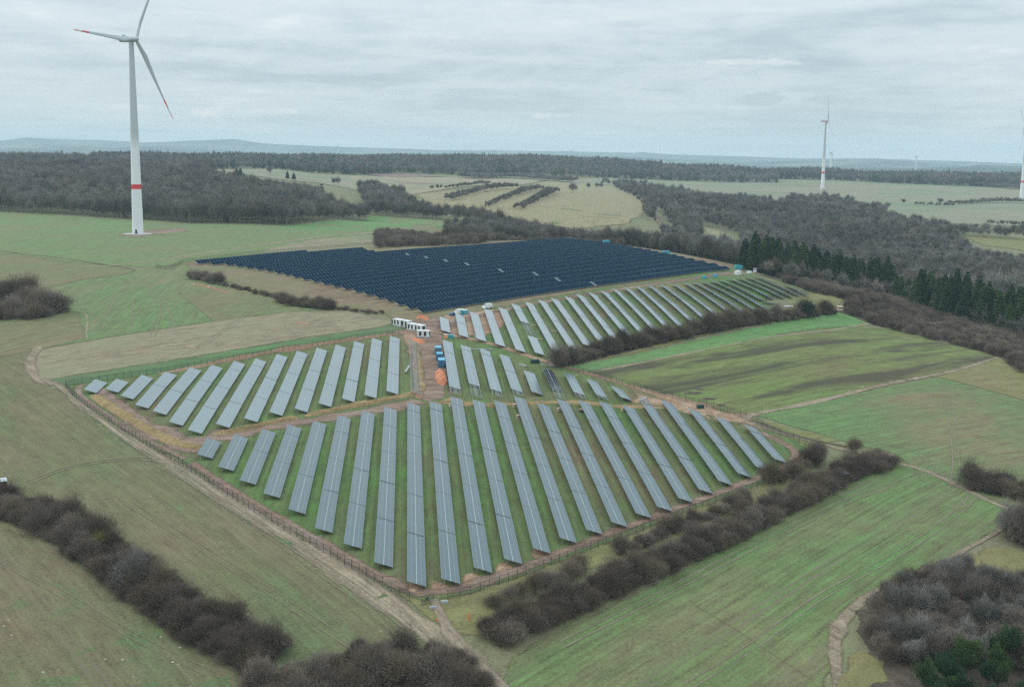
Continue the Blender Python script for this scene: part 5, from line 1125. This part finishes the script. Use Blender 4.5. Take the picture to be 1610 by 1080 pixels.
# raised hides
def hide(px, py, rz, s, hh, label, roofm, bodym):
    r = place('hunting_hide', px, py, rz, label, 'hide'); a = s/2
    for sx in (-1, 1):
        for sy in (-1, 1): m_ = MB(); m_.tube([(sx*a*1.45, sy*a*1.45, -.2), (sx*a*.85, sy*a*.85, hh)], .07, 5); m_.build('leg', M_BARK, r)
    m_ = MB(); m_.box(-a, a, -a, a, hh, hh+.95); 
    for sx in (-1, 1):
        for sy in (-1, 1): m_.box(min(sx*a, sx*(a-.12)), max(sx*a, sx*(a-.12)), min(sy*a, sy*(a-.12)), max(sy*a, sy*(a-.12)), hh+.95, hh+1.65)
    m_.build('cabin', bodym, r); m_ = MB(); m_.box(-a+.13, a-.13, -a+.13, a-.13, hh+.95, hh+1.6); m_.build('opening_shade_block', M_DK, r)  # solid black block stands in for the shade inside the cabin
    m_ = MB(); m_.add([(-a-.2,-a-.2,hh+1.65),(a+.2,-a-.2,hh+1.65),(a+.2,a+.2,hh+1.95),(-a-.2,a+.2,hh+1.95),(-a-.2,-a-.2,hh+1.72),(a+.2,-a-.2,hh+1.72),(a+.2,a+.2,hh+2.02),(-a-.2,a+.2,hh+2.02)], [(0,3,2,1),(4,5,6,7),(0,1,5,4),(1,2,6,5),(2,3,7,6),(3,0,4,7)]); m_.build('roof', roofm, r)
    m_ = MB(); m_.tube([(a*.2, -a-1.6, -.1), (a*.2, -a, hh)], .05, 4); m_.tube([(-a*.4, -a-1.6, -.1), (-a*.4, -a, hh)], .05, 4); 
    for k in range(5): t = (k+.5)/5; m_.tube([(a*.2, -a-1.6*(1-t), hh*t), (-a*.4, -a-1.6*(1-t), hh*t)], .04, 4)
    m_.build('ladder', M_BARK, r)
hide(3, 778, .5, 2.3, 2.1, 'raised hunting hide with pale roof at the left edge beside the hedge', simple('pale_sheet_roof', (.50,.56,.58)), simple('dark_boards', (.035,.045,.05)))
hide(1326, 760, .3, 1.8, 1.3, 'dark raised hunting hide half hidden in the long right hedge', simple('dark_roof', (.045,.045,.05)), M_DK)
hide(1320, 491, .1, 2.4, 1.2, 'pale wooden hide at the corner of the bright green field', M_WD, simple('new_wood', (.62,.46,.34)))
# spoil heaps
def heap(pix, wd, hh, mat, label, seed, name='soil_heap'):
    rs = np.random.RandomState(seed); P = resample(unproj(pix), .8); T = np.gradient(P, axis=0); T /= np.linalg.norm(T, axis=1)[:, None]+1e-9; Nn = np.stack([T[:, 1], -T[:, 0]], 1); n_ = len(P); k = 9; v = []
    amp = np.convolve(rs.uniform(.55, 1.25, n_+6), np.ones(7)/7, 'valid'); ends = np.clip(np.minimum(np.arange(n_), np.arange(n_)[::-1])/3., .05, 1)
    for i in range(n_):
        for j in range(k):
            q = j/(k-1)*2-1; p = P[i]+Nn[i]*q*wd/2*amp[i]*ends[i]**.5 + rs.randn(2)*.08; v.append((p[0], p[1], -.05 + hh*(1-q*q)**1.0*amp[i]*ends[i]*rs.uniform(.7, 1.25)))
    v = np.array(v); v[:, 2] += H(v[:, 0], v[:, 1]); i, j = np.meshgrid(np.arange(n_-1), np.arange(k-1), indexing='ij'); a = (i*k+j).ravel()
    o = obj(name, mesh_np(name, v, np.stack([a, a+1, a+k+1, a+k], 1), [mat])); setp(o, label, 'soil heap')
heap([(145,621),(175,640),(210,661),(245,682),(280,697),(320,706)], 4.6, 1.1, FM['straw'], 'long straw-coloured spoil bank beside the track at the left tip', 1)
heap([(335,684),(380,676),(430,664),(470,656)], 4.0, 1.1, FM['straw'], 'straw-coloured spoil bank below the left middle rows, left part', 2)
heap([(478,655),(530,644),(580,634),(640,622),(664,612)], 4.0, 1.1, FM['straw'], 'straw-coloured spoil bank below the left middle rows, right part', 3)
heap([(652,540),(657,565),(660,590),(664,612)], 3.2, .8, FM['straw'], 'spoil bank beside the trench next to the bare posts', 4)
heap([(672,634),(700,634),(740,638),(800,636),(860,633),(930,636),(1000,643)], 2.6, .55, FM['straw'], 'low spoil strip between the middle rows and the front block', 5)
heap([(691,583.5),(693,590),(695,597),(698,606)], 4.4, 2.0, FM['red'], 'orange-red soil heap in front of the blue containers', 6)
heap([(655,501),(664,499),(672,503)], 4.0, 1.2, FM['red'], 'small red soil heap behind the transformer cabins', 7)
heap([(648,531),(656,534),(664,541)], 5.0, .5, FM['red'], 'flat red soil patch in front of the transformer cabins', 8)
heap([(300,446),(330,452),(356,460)], 3, .8, FM['dirt'], 'brown bank at the left corner of the navy block', 9)
for px, py, l_ in ((737,976,'orange marker pole beside the thicket by the farm track'), (687,976,'small orange marker beside the farm track entrance')):
    r = place('marker_pole', px, py, 0, l_, 'marker'); m_ = MB(); m_.box(-.14, .14, -.05, .05, -.2, 1.5 if px > 700 else .5); m_.tube([(0,0,-.3),(0,0,1.7 if px > 700 else .6)], .03, 5); m_.build('board', M_ORG, r)
for px, py, l_ in ((681,956,'grey concrete block left of the site entrance'), (699,947,'grey concrete block right of the site entrance')):
    r = place('concrete_block', px, py, .2, l_, 'block'); m_ = MB(); m_.box(-.75, .75, -.25, .25, -.1, .4); m_.box(-.5, .5, -.15, .15, .4, .5); m_.build('body', M_GRY, r)
print('done', len(bpy.data.objects), round(time.time()-T0, 1))
